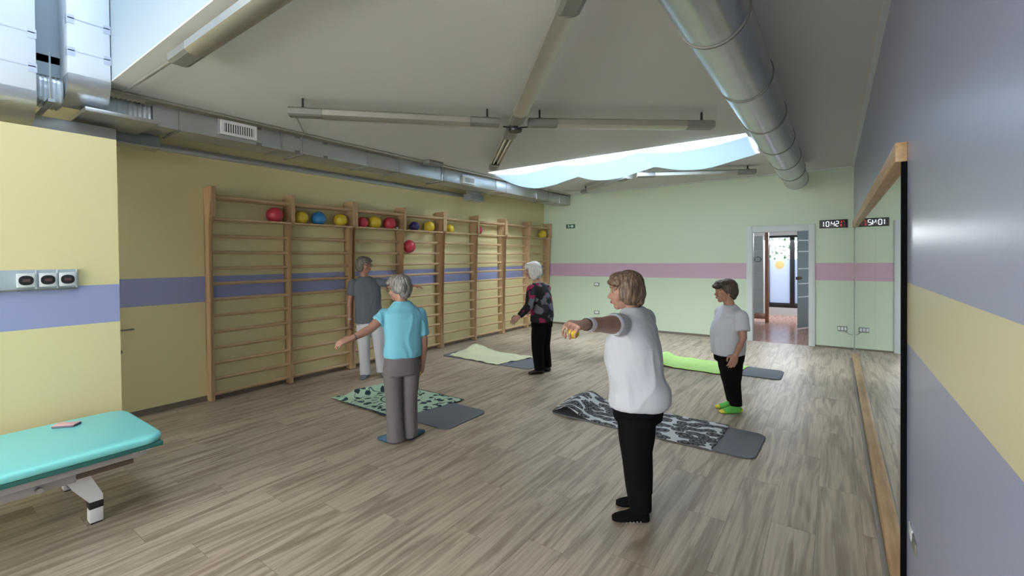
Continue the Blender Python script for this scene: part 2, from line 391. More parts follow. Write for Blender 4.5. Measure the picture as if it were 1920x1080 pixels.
# ------------------------------------------------------------------ wall bars
def wall_bars():
    r = empty('wall_bars', (XL, 2.24, 0))
    prof = [(0.002, 0.01), (.13, 0.01), (.13, 2.06), (.235, 2.17), (.235, 2.52), (.002, 2.52), (.002, 2.06), (.03, 2.02), (.03, .45), (.002, .40)]
    bm = bmesh.new()
    a = [bm.verts.new((x, -.02, z)) for x, z in prof]; b_ = [bm.verts.new((x, .02, z)) for x, z in prof]
    bm.faces.new(a); bm.faces.new(b_[::-1])
    for i in range(len(prof)): bm.faces.new((a[i], a[(i+1) % len(prof)], b_[(i+1) % len(prof)], b_[i]))
    bmesh.ops.triangulate(bm, faces=[f for f in bm.faces if len(f.verts) > 4])
    me = bm_mesh(bm, 'upright'); me.materials.append(M_beech)
    for y in (0, .945, 1.875):
        o = link('upright', me, None, r); o.location = (0, y, 0)
    bays = ((.02, .925), (.965, 1.855))
    rm = {}
    for k, (y0, y1) in enumerate(bays):
        bm = bmesh.new(); L = y1-y0+.02
        add_loft(bm, [((0, 0, 0), (.016, 0, 0), (0, 0, .021)), ((0, L, 0), (.016, 0, 0), (0, 0, .021))], 10)
        me = bm_mesh(bm, 'rung', True, .9); me.materials.append(M_rung)
        for z in (.086, .264, .449, .630, .820, 1.012, 1.200, 1.386, 1.568, 1.756, 1.950):
            o = link('rung', me, None, r); o.location = (.095, y0-.01, z)
        o = link('shelf_rung', me, None, r); o.location = (.205, y0-.01, 2.40)
        box('top_board', (.05, y0, 2.375), (.15, y1, 2.395), M_rung, r)
        box('ball_ledge', (.165, y0, 2.135), (.215, y1, 2.155), M_rung, r)
        box('ball_ledge', (.02, y0, 2.135), (.06, y1, 2.155), M_rung, r)
    return r
wb = wall_bars()
grp = 'beech wall bars along the yellow wall'
tag(wb, 'beech wall bars nearest the partition, holding three different balls or fewer per bay, red one first', 'wall bars', grp)
wb['label'] = 'beech wall bars nearest the partition, red, yellow and blue balls on top'
for i, lb in ((1, 'beech wall bars behind the woman in grey shirt, second from the left'), (2, 'beech wall bars just beyond the second unit, two bays third from the left'), (3, 'beech wall bars ending at the corner with the green wall')):
    c = copy_tree(wb); c.location = (XL, 2.24+1.92*i, 0); c['label'] = lb

def ball_mesh(r, dimple=0):
    bm = bmesh.new(); bmesh.ops.create_uvsphere(bm, u_segments=28, v_segments=18, radius=r)
    if dimple:
        for v in bm.verts: v.co *= 1+dimple*(1 if (int(math.atan2(v.co.y, v.co.x)*4.4) + int(v.co.z/r*4)) % 2 else 0)
    return bm_mesh(bm, 'ball', True)
RED = mat('red_rubber', (.52, .045, .07), .38, bump=.02); YLW = mat('yellow_rubber', (.62, .46, .03), .38, bump=.02); BLU = mat('blue_rubber', (.03, .21, .46), .38, bump=.02)
NVY = mat('navy_rubber', (.035, .025, .13), .35, bump=.1, bscale=30)
balls = [(3.00, .103, RED, 'red ball on top of the first wall bars, alone in its bay'), (3.358, .096, YLW, 'yellow ball left of the blue ball on the wall bars'),
 (3.618, .10, BLU, 'blue ball on top of the wall bars between two yellow ones'), (3.967, .098, YLW, 'yellow ball just right of the blue ball'),
 (4.348, .088, RED, 'red ball left of the orange-yellow ball, above the woman in grey'), (4.578, .105, YLW, 'larger yellow ball between two red balls on the shelf'),
 (4.875, .105, RED, 'red ball right of the yellow one, beside the upright with a white tag'), (5.409, .086, NVY, 'dark navy ball with bumps on the top shelf'),
 (5.766, .098, YLW, 'yellow ball right of the dark navy ball'), (6.30, .085, YLW, 'yellow ball partly hidden behind the upright of the third wall bars'),
 (7.13, .095, RED, 'small-looking red ball half hidden behind a far upright'), (9.655, .105, YLW, 'yellow ball at the far end near the green wall')]
for y, r, m, lb in balls:
    o = link('exercise_ball', ball_mesh(r, .015 if m is NVY else 0), m); o.location = (XL+.112, y, 2.155+math.sqrt(max(1e-4, r*r-.053**2)) ); tag(o, lb, 'ball', 'exercise balls on the wall bars')
o = link('exercise_ball', ball_mesh(.11), RED); o.location = (XL+.118, 5.281, 1.770+.106); tag(o, 'red ball resting low on a rung below the shelf balls', 'ball', 'exercise balls on the wall bars')
o = box('paper_tag', (-.001, -.02, 0), (.001, .02, .03), M_white); o.location = (XL+.16, 4.99, 2.157); tag(o, 'small white paper tag beside the red ball on the shelf', 'tag')

# ------------------------------------------------------------------ ducts
# rectangular supply duct along the ceiling edge
dr = empty('rectangular_duct', (0, 0, 0)); tag(dr, 'long rectangular galvanised duct hung along the yellow wall under the ceiling', 'duct')
XA, XB, ZA, ZB = -5.25, -5.62, 2.95, 3.155
segs = [1.52, 2.75, 3.95, 5.42, 6.9, 8.35, 9.35, 9.90]
for a, b_ in zip(segs, segs[1:]):
    box('duct_section', (XB, a+.004, ZA), (XA, b_-.004, ZB), M_galv2, dr, .006)
for y in segs[1:-1]:
    box('flange', (XB-.012, y-.012, ZA-.012), (XA+.012, y+.012, ZB+.008), M_galv, dr, .002)
for y in (1.727, 3.0, 4.5, 5.455, 7.2, 8.8):
    bm = bmesh.new(); add_limb(bm, [(XA+.02, y, HC), (XA+.02, y, ZA-.01)], [.004]*2, 6, False); add_box(bm, (XB-.03, y-.008, ZA-.02), (XA+.04, y+.008, ZA-.006))
    link('hanger', bm_mesh(bm, 'hanger'), M_alug, dr)
for y, z0, z1 in ((2.50, 2.95, 3.15), (2.95, 2.95, 3.15), (3.32, 2.95, 3.15), (1.50, 2.95, 3.15)):
    box('tape_patch', (XA, y-.03, ZA), (XA+.002, y+.03, ZA+.03), M_alug, dr); box('tape_patch', (XA, y-.03, ZB-.03), (XA+.002, y+.03, ZB), M_alug, dr)
# grilles on the front face
def grille(y0, y1, z0, z1, lb, n):
    g = empty('air_grille', (XA, y0, z0)); tag(g, lb, 'air grille', 'white air grilles on the duct')
    L, Hh = y1-y0, z1-z0
    box('collar', (.0, -.01, .0), (.045, L+.01, Hh+.01), M_galv2, g)
    bm = bmesh.new(); t = .028
    add_box(bm, (.045, 0, 0), (.06, L, t)); add_box(bm, (.045, 0, Hh-t), (.06, L, Hh)); add_box(bm, (.045, 0, t), (.06, t, Hh-t)); add_box(bm, (.045, L-t, t), (.06, L, Hh-t))
    link('frame', bm_mesh(bm, 'frame'), M_steelw, g)
    box('throat', (.0455, t, t), (.048, L-t, Hh-t), M_black, g)
    for k in range(n):
        y = t+(L-2*t)*(k+.5)/n
        box('slat', (.048, y-.0045, t), (.058, y+.0045, Hh-t), M_steelw, g)
grille(2.09, 2.45, 2.985, 3.135, 'white slatted air grille on the duct above the first wall bars', 13)
grille(5.90, 6.20, 2.965, 3.10, 'small white air grille on the duct farther down the room', 10)
# cable tray along the wall
ct = box('cable_tray', (XL, 1.3, 2.872), (XL+.06, 7.0, 2.942), M_galv2, None, .004); tag(ct, 'thin grey metal cable tray fixed high on the yellow wall', 'cable tray')
def outlet_box(y0, y1, z0, z1, lb):
    g = empty('duct_outlet', (-5.84, y0, z0)); tag(g, lb, 'duct outlet')
    box('body', (0, 0, .0), (.19, y1-y0, z1-z0), mat('grey_outlet', (.26, .30, .31), .5, .3), g, .006); box('rim', (-.01, -.01, -.012), (.2, y1-y0+.01, .0), M_galv2, g, .002)
    box('neck', (.03, .05, z1-z0), (.16, y1-y0-.05, z1-z0+.20), M_galv2, g)
outlet_box(1.30, 1.70, 2.83, 2.95, 'grey metal duct outlet box just right of the partition, near ceiling')
outlet_box(6.62, 7.02, 2.80, 2.91, 'small grey duct outlet box high on the far part of yellow wall')
# round duct
XD, ZD, RD = -.52, 2.94, .175
rd = empty('round_duct', (XD, 0, ZD)); tag(rd, 'large round spiral steel duct hung beneath the ceiling beside the lavender wall', 'duct')
ys = [-1.6, -.55, .5, 1.55, 2.6, 3.65, 4.7, 5.75, 6.85, 7.9, 8.95]
for a, b_ in zip(ys, ys[1:]):
    bm = bmesh.new(); add_loft(bm, [((0, a, 0), (RD, 0, 0), (0, 0, RD)), ((0, b_, 0), (RD, 0, 0), (0, 0, RD))], 64, b_ == ys[-1] or a == ys[0])
    link('duct_section', bm_mesh(bm, 'duct_section', True, .9), M_galv, rd)
for y in ys:
    bm = bmesh.new(); add_loft(bm, [((0, y-.014, 0), (RD, 0, 0), (0, 0, RD)), ((0, y-.009, 0), (RD+.007, 0, 0), (0, 0, RD+.007)), ((0, y+.009, 0), (RD+.007, 0, 0), (0, 0, RD+.007)), ((0, y+.014, 0), (RD, 0, 0), (0, 0, RD))], 64, False)
    link('joint_ring', bm_mesh(bm, 'joint_ring', True, .9), M_alug if y < 8.9 else M_galv, rd)
for y in (1.0, 3.2, 5.3, 7.4):
    tube('hanger', [(0, y, RD), (0, y, HC-ZD)], .005, M_alug, rd, 6)
# insulated branch ducts dropping out of the near skylight
def branch(y0, y1, zb, zt, lb):
    g = empty('insulated_duct', (-5.0, y0, zb)); tag(g, lb, 'duct', 'insulated ducts in the skylight shaft')
    L = y1-y0; D = .27
    box('riser', (-D, 0, .22), (0, L, zt-zb), M_insul, g, .008)
    bm = bmesh.new(); secs = []
    for k in range(9):
        a = PI/2*k/8
        # quarter bend turning towards the wall
        cxx = -D; czz = .22
        p_out = Vector((cxx+D*math.cos(a), 0, czz-.22*math.sin(a))); 
        secs.append(p_out)
    lo = [bm.verts.new((p.x, 0, p.z)) for p in secs]; hi = [bm.verts.new((p.x, L, p.z)) for p in secs]
    c0 = bm.verts.new((-D, 0, .22)); c1 = bm.verts.new((-D, L, .22))
    for i in range(8): bm.faces.new((lo[i], lo[i+1], hi[i+1], hi[i])); bm.faces.new((lo[i], c0, lo[i+1])); bm.faces.new((hi[i], hi[i+1], c1))
    bm.faces.new((lo[8], c0, c1, hi[8])); bm.faces.new((lo[0], hi[0], c1, c0))
    link('bend', bm_mesh(bm, 'bend', True, .6), M_foil, g)
    for z in (.36, .62, 1.0):
        for y in (0, L):
            box('tape_patch', (-.04, y-.003 if y == 0 else y-.045, z), (.003, y+.045 if y == 0 else y+.003, z+.07), M_tape, g)
    box('seam', (.0, .004, .40), (.003, L-.004, .408), M_tape, g); box('seam', (.0, .004, .66), (.003, L-.004, .668), M_tape, g)
    return g
branch(.36, .72, 2.76, 4.60, 'white insulated duct at the far left corner with shiny curved bottom')
branch(.895, 1.245-.08, 2.965, 4.60, 'second white insulated duct dropping from the skylight, right one')
# corrugated connectors
def flex(p0, p1, ry, rz, lb, n=10):
    bm = bmesh.new(); P0, P1 = Vector(p0), Vector(p1); secs = []
    for k in range(n*2+1):
        s = 1+(.06 if k % 2 else -.03); secs.append((P0.lerp(P1, k/(n*2)), Vector(ry)*s, Vector(rz)*s))
    add_loft(bm, secs, 24, True, 5)
    o = link('flexible_connector', bm_mesh(bm, 'flexible_connector'), M_foil); tag(o, lb, 'duct connector'); return o
flex((-5.43, 1.18, 3.05), (-5.43, 1.52, 3.05), (.175, 0, 0), (0, 0, .10), 'crinkled foil connector joining the white riser to the rectangular duct')
flex((-5.22, .735, 3.04), (-5.22, .885, 3.04), (.12, 0, 0), (0, 0, .11), 'crinkled foil connector between the two insulated risers', 6)
for x, y in ((-4.98, .79), ):
    t_ = empty('threaded_hanger', (x, y, 0)); tag(t_, 'thin threaded rod hanger beside the foil connector', 'hanger')
    tube('rod', [(0, 0, 2.93), (0, 0, 3.30)], .006, M_galv, t_, 6); box('rail', (-.5, -.02, 2.905), (.04, .02, 2.93), M_galv, t_)
tr = box('lower_duct', (-5.80, .20, 2.72), (-5.36, 1.28, 2.88), M_galv2, None, .01); tag(tr, 'grey horizontal duct behind the top of the partition', 'duct')
bx = box('branch_duct', (-5.60, 1.0, 2.91), (-5.02, 1.50, 2.945), M_galv2, None, .005); tag(bx, 'flat steel duct plate under the foil connector above the partition', 'duct')

# ------------------------------------------------------------------ luminaires and conduits
def luminaire(p0, p1, lb, g, tubes=False, z=3.03):
    p0 = Vector((*p0, 0)); p1 = Vector((*p1, 0)); d = p1-p0; L = d.length
    r = empty('linear_luminaire', (p0.x, p0.y, z), math.atan2(d.y, d.x)); tag(r, lb, 'ceiling light', g)
    hw = .068
    # housing: shallow curved tray, open below
    prof = [(-hw, .0), (-hw, .05), (-hw*.6, .07), (hw*.6, .07), (hw, .05), (hw, .0)]
    e = .30
    if tubes:
        prof2 = [(-hw, .012), (-hw, .05), (-hw*.6, .07), (hw*.6, .07), (hw, .05), (hw, .012), (hw-.006, .012), (hw*.5, .05), (-hw*.5, .05), (-hw+.006, .012)]
    else:
        prof2 = prof+[(hw*.55, -.018), (0, -.024), (-hw*.55, -.018)]
    def ex(pr, x0, x1):
        bm = bmesh.new(); a = [bm.verts.new((x0, y, z)) for y, z in pr]; b_ = [bm.verts.new((x1, y, z)) for y, z in pr]
        bm.faces.new(a); bm.faces.new(b_[::-1])
        for i in range(len(pr)): bm.faces.new((a[i], a[(i+1) % len(pr)], b_[(i+1) % len(pr)], b_[i]))
        bmesh.ops.triangulate(bm, faces=[f for f in bm.faces if len(f.verts) > 4]); return bm
    link('reflector', bm_mesh(ex(prof2, e, L-e), 'reflector', True, .5), M_alu, r)
    pc = prof+[(hw*.6, -.012), (-hw*.6, -.012)]
    link('end_section', bm_mesh(ex(pc, 0, e-.003), 'end_section'), M_alug, r); link('end_section', bm_mesh(ex(pc, L-e+.003, L), 'end_section'), M_alug, r)
    if tubes:
        for y in (-.03, .03):
            tube('fluorescent_tube', [(e+.01, y, .022), (L-e-.01, y, .022)], .013, M_tube, r, 10)
        box('tube_holder', (L-e-.05, -.05, .0), (L-e-.01, .05, .04), M_black, r)
    for x in (.12, L-.12):
        bm = bmesh.new(); add_box(bm, (x-.008, -.012, .07), (x+.008, .012, HC-z-.001)); add_box(bm, (x-.03, -.016, .068), (x+.03, .016, .08)); link('bracket', bm_mesh(bm, 'bracket'), M_black, r)
    return r
g1 = 'linear lights forming the near X on the ceiling'
luminaire((-2.82, 3.76), (-4.19, 2.28), 'grey linear ceiling light running left from the near crossing', g1)
luminaire((-2.58, 3.95), (-1.06, 5.23), 'thin linear ceiling light running right from the near crossing', g1)
luminaire((-2.66, 3.84), (-1.02, 2.07), 'linear ceiling light coming from the near crossing toward the camera', g1)
luminaire((-2.83, 4.03), (-4.28, 5.55), 'linear ceiling light with two bare tubes pointing at the billowing skylight cloth', g1, True)
luminaire((-3.83, 1.27), (-1.75, 1.27), 'closest linear light, big rounded reflector at the top left beside the skylight', 'linear lights by the skylights', z=3.075)
luminaire((-2.80, 7.75), (-1.09, 8.70), 'far linear ceiling light beyond the cloth, on the right', 'linear lights by the skylights', z=3.06)
luminaire((-2.95, 7.78), (-4.43, 8.95), 'far linear ceiling light beyond the cloth, on the left', 'linear lights by the skylights', z=3.06)
hub = empty('light_hub', (-2.73, 3.93, 2.99)); tag(hub, 'black round hub where the four ceiling lights cross', 'light hub')
bm = bmesh.new(); add_loft(bm, [((0, 0, 0), (.07, 0, 0), (0, .07, 0)), ((0, 0, .02), (.075, 0, 0), (0, .075, 0)), ((0, 0, .045), (.03, 0, 0), (0, .03, 0)), ((0, 0, .19), (.02, 0, 0), (0, .02, 0))], 24)
link('hub_body', bm_mesh(bm, 'hub_body', True, .6), M_black, hub)
for a in range(4):
    an = a*PI/2+PI/4-.05; tube('hub_arm', [(.03*math.cos(an), .03*math.sin(an), .04), (.13*math.cos(an), .13*math.sin(an), .05)], .008, M_black, hub, 6)
def conduit(pts, r, lb):
    o = tube('conduit', pts, r, M_alu, None, 8); tag(o, lb, 'conduit'); return o
conduit([(-5.12, 1.27, 3.17), (-5.0, 1.27, 3.15), (-3.86, 1.27, 3.13)], .012, 'thin grey conduit leading to the closest linear light')
conduit([(-5.175, 3.0, 3.175), (-4.7, 2.65, 3.17), (-4.22, 2.30, 3.11)], .008, 'thin conduit from the duct edge to the left ceiling light')
conduit([(-5.175, 9.1, 3.175), (-4.9, 9.1, 3.17), (-4.46, 8.97, 3.12)], .008, 'thin conduit to the far left ceiling light')
conduit([(-5.20, 1.2, 3.18), (-5.20, 9.8, 3.18)], .016, 'long grey conduit on the ceiling edge above the rectangular duct')
jb = box('junction_box', (-5.19, 4.95, 3.13), (-5.05, 5.25, 3.19), M_alug, None, .006); tag(jb, 'small grey junction box on the ceiling above the duct', 'junction box')

# ------------------------------------------------------------------ skylight cloth
def cloth():
    bm = bmesh.new(); nx, ny = 96, 24; pan = [(-5.03, -3.72), (-3.72, -2.36), (-2.36, -.9)]
    grid = []
    for i in range(nx+1):
        u = i/nx*3; k = min(2, int(u)); s = u-k; x = pan[k][0]+(pan[k][1]-pan[k][0])*s
        row = []
        for j in range(ny+1):
            t = j/ny; sg = math.sin(PI*s)**.9
            y = 6.53+t*(7.33-6.53)
            z = HC+.0-.085*t - sg*(.075+.11*math.sin(PI*t)**.8) - .03*math.sin(PI*t)
            z += .006*noise.noise(Vector((x*4, y*4, 0)))
            row.append(bm.verts.new((x, y, z)))
        grid.append(row)
    for i in range(nx):
        for j in range(ny): bm.faces.new((grid[i][j], grid[i+1][j], grid[i+1][j+1], grid[i][j+1]))
    m, nt, b = nodes_mat('sheer_cloth', .8); out = nt.nodes['Material Output']
    b.inputs['Base Color'].default_value = (.72, .80, .86, 1)
    t = nt.nodes.new('ShaderNodeBsdfTranslucent'); t.inputs[0].default_value = (.085, .12, .145, 1)
    tp = nt.nodes.new('ShaderNodeBsdfTransparent'); x2 = nt.nodes.new('ShaderNodeMixShader'); x2.inputs[0].default_value = .0
    x = nt.nodes.new('ShaderNodeMixShader'); x.inputs[0].default_value = .45
    nt.links.new(b.outputs[0], x.inputs[1]); nt.links.new(t.outputs[0], x.inputs[2]); nt.links.new(x.outputs[0], x2.inputs[1]); nt.links.new(tp.outputs[0], x2.inputs[2]); nt.links.new(x2.outputs[0], out.inputs[0])
    o = link('skylight_cloth', bm_mesh(bm, 'skylight_cloth', True), m); tag(o, 'white translucent cloth billowing in three swags under the far skylight', 'cloth')
cloth()

# ------------------------------------------------------------------ small wall things
def plate(name, x, z, wd, ht, lb, cat, sockets=1):
    g = empty(name, (x, YF, z)); tag(g, lb, cat)
    box('surround', (-wd/2, -.012, -ht/2), (wd/2, 0, ht/2), M_alug, g, .003)
    for k in range(sockets):
        c = -wd/2+wd*(k+.5)/sockets; box('insert', (c-wd/sockets*.36, -.016, -ht*.33), (c+wd/sockets*.36, -.012, ht*.33), M_white, g, .002)
plate('light_switch', -4.576, 1.02, .13, .08, 'small white switch in dark surround on the green wall, upper one', 'switch')
plate('wall_socket', -4.581, .354, .13, .08, 'small white wall socket low on green wall below the switch', 'socket')
plate('wall_socket', .115, .355, .14, .085, 'double socket low on the green wall beside the mirror', 'socket', 3)
o = tube('cable', [(.16, YF-.02, .31), (.21, YF-.03, .27), (.26, YF-.05, .26)], .004, M_alug, None, 6); tag(o, 'thin cable running from the double socket toward the mirror', 'cable')
g = empty('wall_socket', (XR, 2.5, .385)); tag(g, 'white socket with dark plug plate low on the lavender wall', 'socket')
box('surround', (-.006, .0, .0), (0, .10, .055), M_alug, g, .002); box('insert', (-.007, .11, .012), (0, .20, .06), M_trimwhite, g, .002)
ex = empty('exit_sign', (-5.26, YF, 2.43)); tag(ex, 'small green and white emergency exit sign on the green wall', 'sign')
box('panel', (-.12, -.012, -.05), (.12, 0, .05), mat('sign_green', (.02, .13, .085), .4), ex, .002)
W2 = mat('sign_white', (.75, .8, .76), .4)
bm = bmesh.new(); add_box(bm, (.02, -.014, -.028), (.075, -.012, .028)); link('door_symbol', bm_mesh(bm, 'door_symbol'), W2, ex)
bm = bmesh.new(); add_limb(bm, [(-.055, -.013, .03), (-.05, -.013, .0), (-.065, -.013, -.03)], [.009, .008, .005], 8); add_limb(bm, [(-.05, -.013, .0), (-.03, -.013, -.025)], [.006]*2, 8); add_limb(bm, [(-.075, -.013, .005), (-.055, -.013, .018), (-.03, -.013, .012)], [.005]*3, 8); link('running_figure', bm_mesh(bm, 'running_figure'), W2, ex)
bm = bmesh.new(); add_box(bm, (-.02, -.014, -.006), (.01, -.012, .006)); link('arrow', bm_mesh(bm, 'arrow'), W2, ex)
# clock
ck = empty('digital_clock', (-.012, YF, 2.213)); tag(ck, 'black digital wall clock with white and red numerals above the door side', 'clock')
box('case', (-.205, -.035, -.072), (.205, 0, .072), M_black, ck, .004)
SEG = {'0': 'abcdef', '1': 'bc', '2': 'abged', '4': 'fgbc', '7': 'abc', '8': 'abcdefg', '6': 'afgedc'}
def digit(ch, x, z, w_, h_, m, nm='digit'):
    bm = bmesh.new(); t = w_*.22; S = {'a': (0, h_/2, 1), 'g': (0, 0, 1), 'd': (0, -h_/2, 1), 'b': (w_/2, h_/4, 0), 'c': (w_/2, -h_/4, 0), 'f': (-w_/2, h_/4, 0), 'e': (-w_/2, -h_/4, 0)}
    for s in SEG[ch]:
        cx, cz, hz = S[s]
        if hz: add_box(bm, (x+cx-w_/2+t*.4, -.0375, z+cz-t/2), (x+cx+w_/2-t*.4, -.0352, z+cz+t/2))
        else: add_box(bm, (x+cx-t/2, -.0375, z+cz-h_/4+t*.4), (x+cx+t/2, -.0352, z+cz+h_/4-t*.4))
    link(nm, bm_mesh(bm, nm), m, ck)
LEDW = mat('white_led', (.6, .6, .65), .5, emit=(.85, .9, 1), estr=1.1); LEDR = mat('red_led', (.5, .02, .02), .5, emit=(1, .08, .05), estr=.9)
for ch, x in (('1', -.162), ('0', -.085), ('4', -.005), ('2', .055)): digit(ch, x, 0, .040, .088, LEDW)
for ch, x, z in (('2', .115, .03), ('7', .145, .03), ('0', .11, -.03), ('1', .15, -.03)): digit(ch, x, z, .016, .03, LEDR, 'red_digit')
bm = bmesh.new()
for z in (-.016, .016): add_box(bm, (-.043, -.0375, z-.004), (-.036, -.0352, z+.004))
link('colon', bm_mesh(bm, 'colon'), LEDW, ck)
# control rail on the partition
cr = empty('control_rail', (-4.68, 0, 0)); tag(cr, 'pale grey rail with three small square meters on the yellow partition', 'control panel')
M_rail = mat('pale_grey_rail', (.42, .50, .54), .45)
box('rail', (0, -.9, 1.462), (.022, .868, 1.602), M_rail, cr, .004)
box('lower_lip', (.0, -.9, 1.452), (.03, .862, 1.464), M_alug, cr, .002)
for k, y in enumerate((.592, .702, .806)):
    g = box('meter_frame', (.022, y-.046, 1.478), (.045, y+.046, 1.578), M_trimwhite, cr, .005)
    bm = bmesh.new(); add_loft(bm, [((.045, y, 1.528), (0, .038, 0), (0, 0, .034)), ((.049, y, 1.528), (0, .036, 0), (0, 0, .032))], 28, True, 2.4)
    link('display', bm_mesh(bm, 'display', True, .5), M_black, g)
    box('readout', (.049, y-.019, 1.518), (.0495, y+.019, 1.538), mat('dim_readout', (.10, .06, .06), .3), g)
    box('divider', (.022, y+.048, 1.462), (.028, y+.054, 1.602), M_trimwhite, cr)
dh = empty('door_handle', (XL, 1.43, .945)); tag(dh, 'small metal lever handle on the yellow wall beside the partition', 'door handle')
bm = bmesh.new(); add_limb(bm, [(0, 0, 0), (.05, 0, 0), (.055, .10, 0)], [.009]*3, 8); link('lever', bm_mesh(bm, 'lever', True, .8), M_alug, dh)
bm = bmesh.new(); add_loft(bm, [((0, 0, -.23), (0, .02, 0), (0, 0, .02)), ((.006, 0, -.23), (0, .02, 0), (0, 0, .02))], 16); link('key_plate', bm_mesh(bm, 'key_plate', True, .6), M_alug, dh)

# ------------------------------------------------------------------ treatment table
tt = empty('treatment_table', (-3.99, 0, 0)); tag(tt, 'low treatment table with turquoise padded top on white steel frame, by the partition', 'treatment table')
TZ = .53
def rounded_pad(x0, x1, y0, y1, z0, z1, rc, edge):
    bm = bmesh.new(); rings = []
    for dz, ins in ((0, edge), (edge*.5, edge*.2), (edge, 0), (z1-z0-edge, 0), (z1-z0-edge*.4, edge*.25), (z1-z0, edge)):
        ring = []; X0, X1, Y0, Y1 = x0+ins, x1-ins, y0+ins, y1-ins; r = rc-ins*.5
        for cx, cy, a0 in ((X1-r, Y1-r, 0), (X0+r, Y1-r, 90), (X0+r, Y0+r, 180), (X1-r, Y0+r, 270)):
            for k in range(9):
                a = math.radians(a0+k*90/8); ring.append(bm.verts.new((cx+r*math.cos(a), cy+r*math.sin(a), z0+dz)))
        rings.append(ring)
    for r0, r1 in zip(rings, rings[1:]):
        n = len(r0)
        for i in range(n): bm.faces.new((r0[i], r0[(i+1) % n], r1[(i+1) % n], r1[i]))
    bm.faces.new(rings[0][::-1]); bm.faces.new(rings[-1]); return bm
pd = link('padded_top', bm_mesh(rounded_pad(-.44, .44, -.95, 1.07, TZ-.052, TZ, .11, .018), 'padded_top', True, .9), mat('turquoise_vinyl', (.24, .74, .72), .38, bump=.02, bscale=200), tt)
box('shaded_piping', (-.434, -.93, TZ-.075), (.434, 1.055, TZ-.048), mat('teal_edge', (.03, .16, .14), .6), tt, .004)  # dark teal band, with the shade on the pad's lower side painted in
for x in (-.38, .35):
    box('side_rail', (x, -.9, TZ-.125), (x+.03, .98, TZ-.072), M_steelg, tt, .004)
box('cross_rail', (-.35, .92, TZ-.115), (.35, .96, TZ-.075), M_steelg, tt, .004)
box('lift_frame', (-.3, -.75, TZ-.19), (.33, -.70, TZ-.125), M_steelg, tt, .004)
for x in (-.30, .26):
    bm = bmesh.new(); add_box(bm, (x, -.8, TZ-.20), (x+.035, .66, TZ-.145), .004)
    link('lift_arm', bm_mesh(bm, 'lift_arm', True, .6), M_steelg, tt)
box('underbar', (.29, .66, TZ-.18), (.31, .93, TZ-.15), mat('brown_bar', (.12, .085, .06), .6), tt)
for x in (.13, -.57):
    lg = empty('leg', (x, 0, 0)); lg.parent = tt
    bm = bmesh.new()
    pts = [(.45, .40, .36), (.54, .42, .355), (.63, .365, .27), (.79, .14, .14), (.79, .135, .135)]
    # leg arm: profile in the yz plane, extruded in x
    prof = [(.54, .425), (.69, .425), (.735, .33), (.80, .175), (.80, .14), (.735, .14), (.665, .24), (.61, .335), (.54, .36)]
    a = [bm.verts.new((0, y, z)) for y, z in prof]; b_ = [bm.verts.new((.07, y, z)) for y, z in prof]
    bm.faces.new(a); bm.faces.new(b_[::-1])
    for i in range(len(prof)): bm.faces.new((a[i], a[(i+1) % len(prof)], b_[(i+1) % len(prof)], b_[i]))
    bmesh.ops.triangulate(bm, faces=[f for f in bm.faces if len(f.verts) > 4])
    link('arm', bm_mesh(bm, 'arm'), M_steelw, lg)
    box('foot_band', (-.002, .733, .095), (.072, .802, .14), M_black, lg, .002); box('foot', (0, .735, .008), (.07, .80, .095), M_steelw, lg, .003); box('rubber_foot', (.004, .74, 0), (.066, .795, .008), M_black, lg)
bm = bmesh.new(); add_loft(bm, [((.30, .50, .355), (0, .016, 0), (0, 0, .016)), ((.335, .50, .355), (0, .016, 0), (0, 0, .016))], 14); link('pivot_bolt', bm_mesh(bm, 'pivot_bolt', True, .6), M_galv, tt)
for k in range(3):
    bm = bmesh.new(); add_limb(bm, [(.39, .90+k*.035, .452), (.415, .905+k*.035, .445), (.41, .93+k*.035, .452)], [.004]*3, 6); link('fabric_tie', bm_mesh(bm, 'fabric_tie', True), M_trimwhite, tt)
ph = empty('phone', (-4.27, .72, TZ), -.75); tag(ph, 'mobile phone in a pink case lying on the turquoise table', 'phone')
box('case', (-.036, -.066, 0), (.036, .066, .014), mat('grey_case', (.10, .09, .12), .5), ph, .004); box('pink_cover', (-.034, -.064, .014), (.034, .064, .019), mat('pink_cover', (.72, .42, .42), .5, bump=.05), ph, .002)

# ------------------------------------------------------------------ mats and towels
def mat_pad(name, x0, x1, y0, y1, rz, lb, rc=.09):
    cx, cy = (x0+x1)/2, (y0+y1)/2; hx, hy = (x1-x0)/2, (y1-y0)/2
    bm = bmesh.new(); rings = []
    for z, ins in ((0, .002), (.004, 0), (.010, 0), (.012, .002)):
        ring = []; r = rc
        for sx, sy, a0 in ((1, 1, 0), (-1, 1, 90), (-1, -1, 180), (1, -1, 270)):
            for k in range(9):
                a = math.radians(a0+k*11.25); ring.append(bm.verts.new((sx*(hx-r)+(r-ins)*math.cos(a), sy*(hy-r)+(r-ins)*math.sin(a), z)))
        rings.append(ring)
    for r0, r1 in zip(rings, rings[1:]):
        n = len(r0)
        for i in range(n): bm.faces.new((r0[i], r0[(i+1) % n], r1[(i+1) % n], r1[i]))
    bm.faces.new(rings[0][::-1]); bm.faces.new(rings[-1])
    o = link(name, bm_mesh(bm, name, True, .6), mat('grey_foam', (.125, .135, .155), .75, bump=.1, bscale=150)); o.location = (cx, cy, .0005); o.rotation_euler = (0, 0, rz)
    tag(o, lb, 'exercise mat', 'grey exercise mats on the floor'); return o
mat_pad('exercise_mat', -4.83, -3.02, 3.14, 3.78, .0, 'dark grey exercise mat under the green patterned towel')
mat_pad('exercise_mat', -5.45, -3.66, 5.56, 6.20, 0, 'grey exercise mat under the pale yellow towel behind white-haired woman')
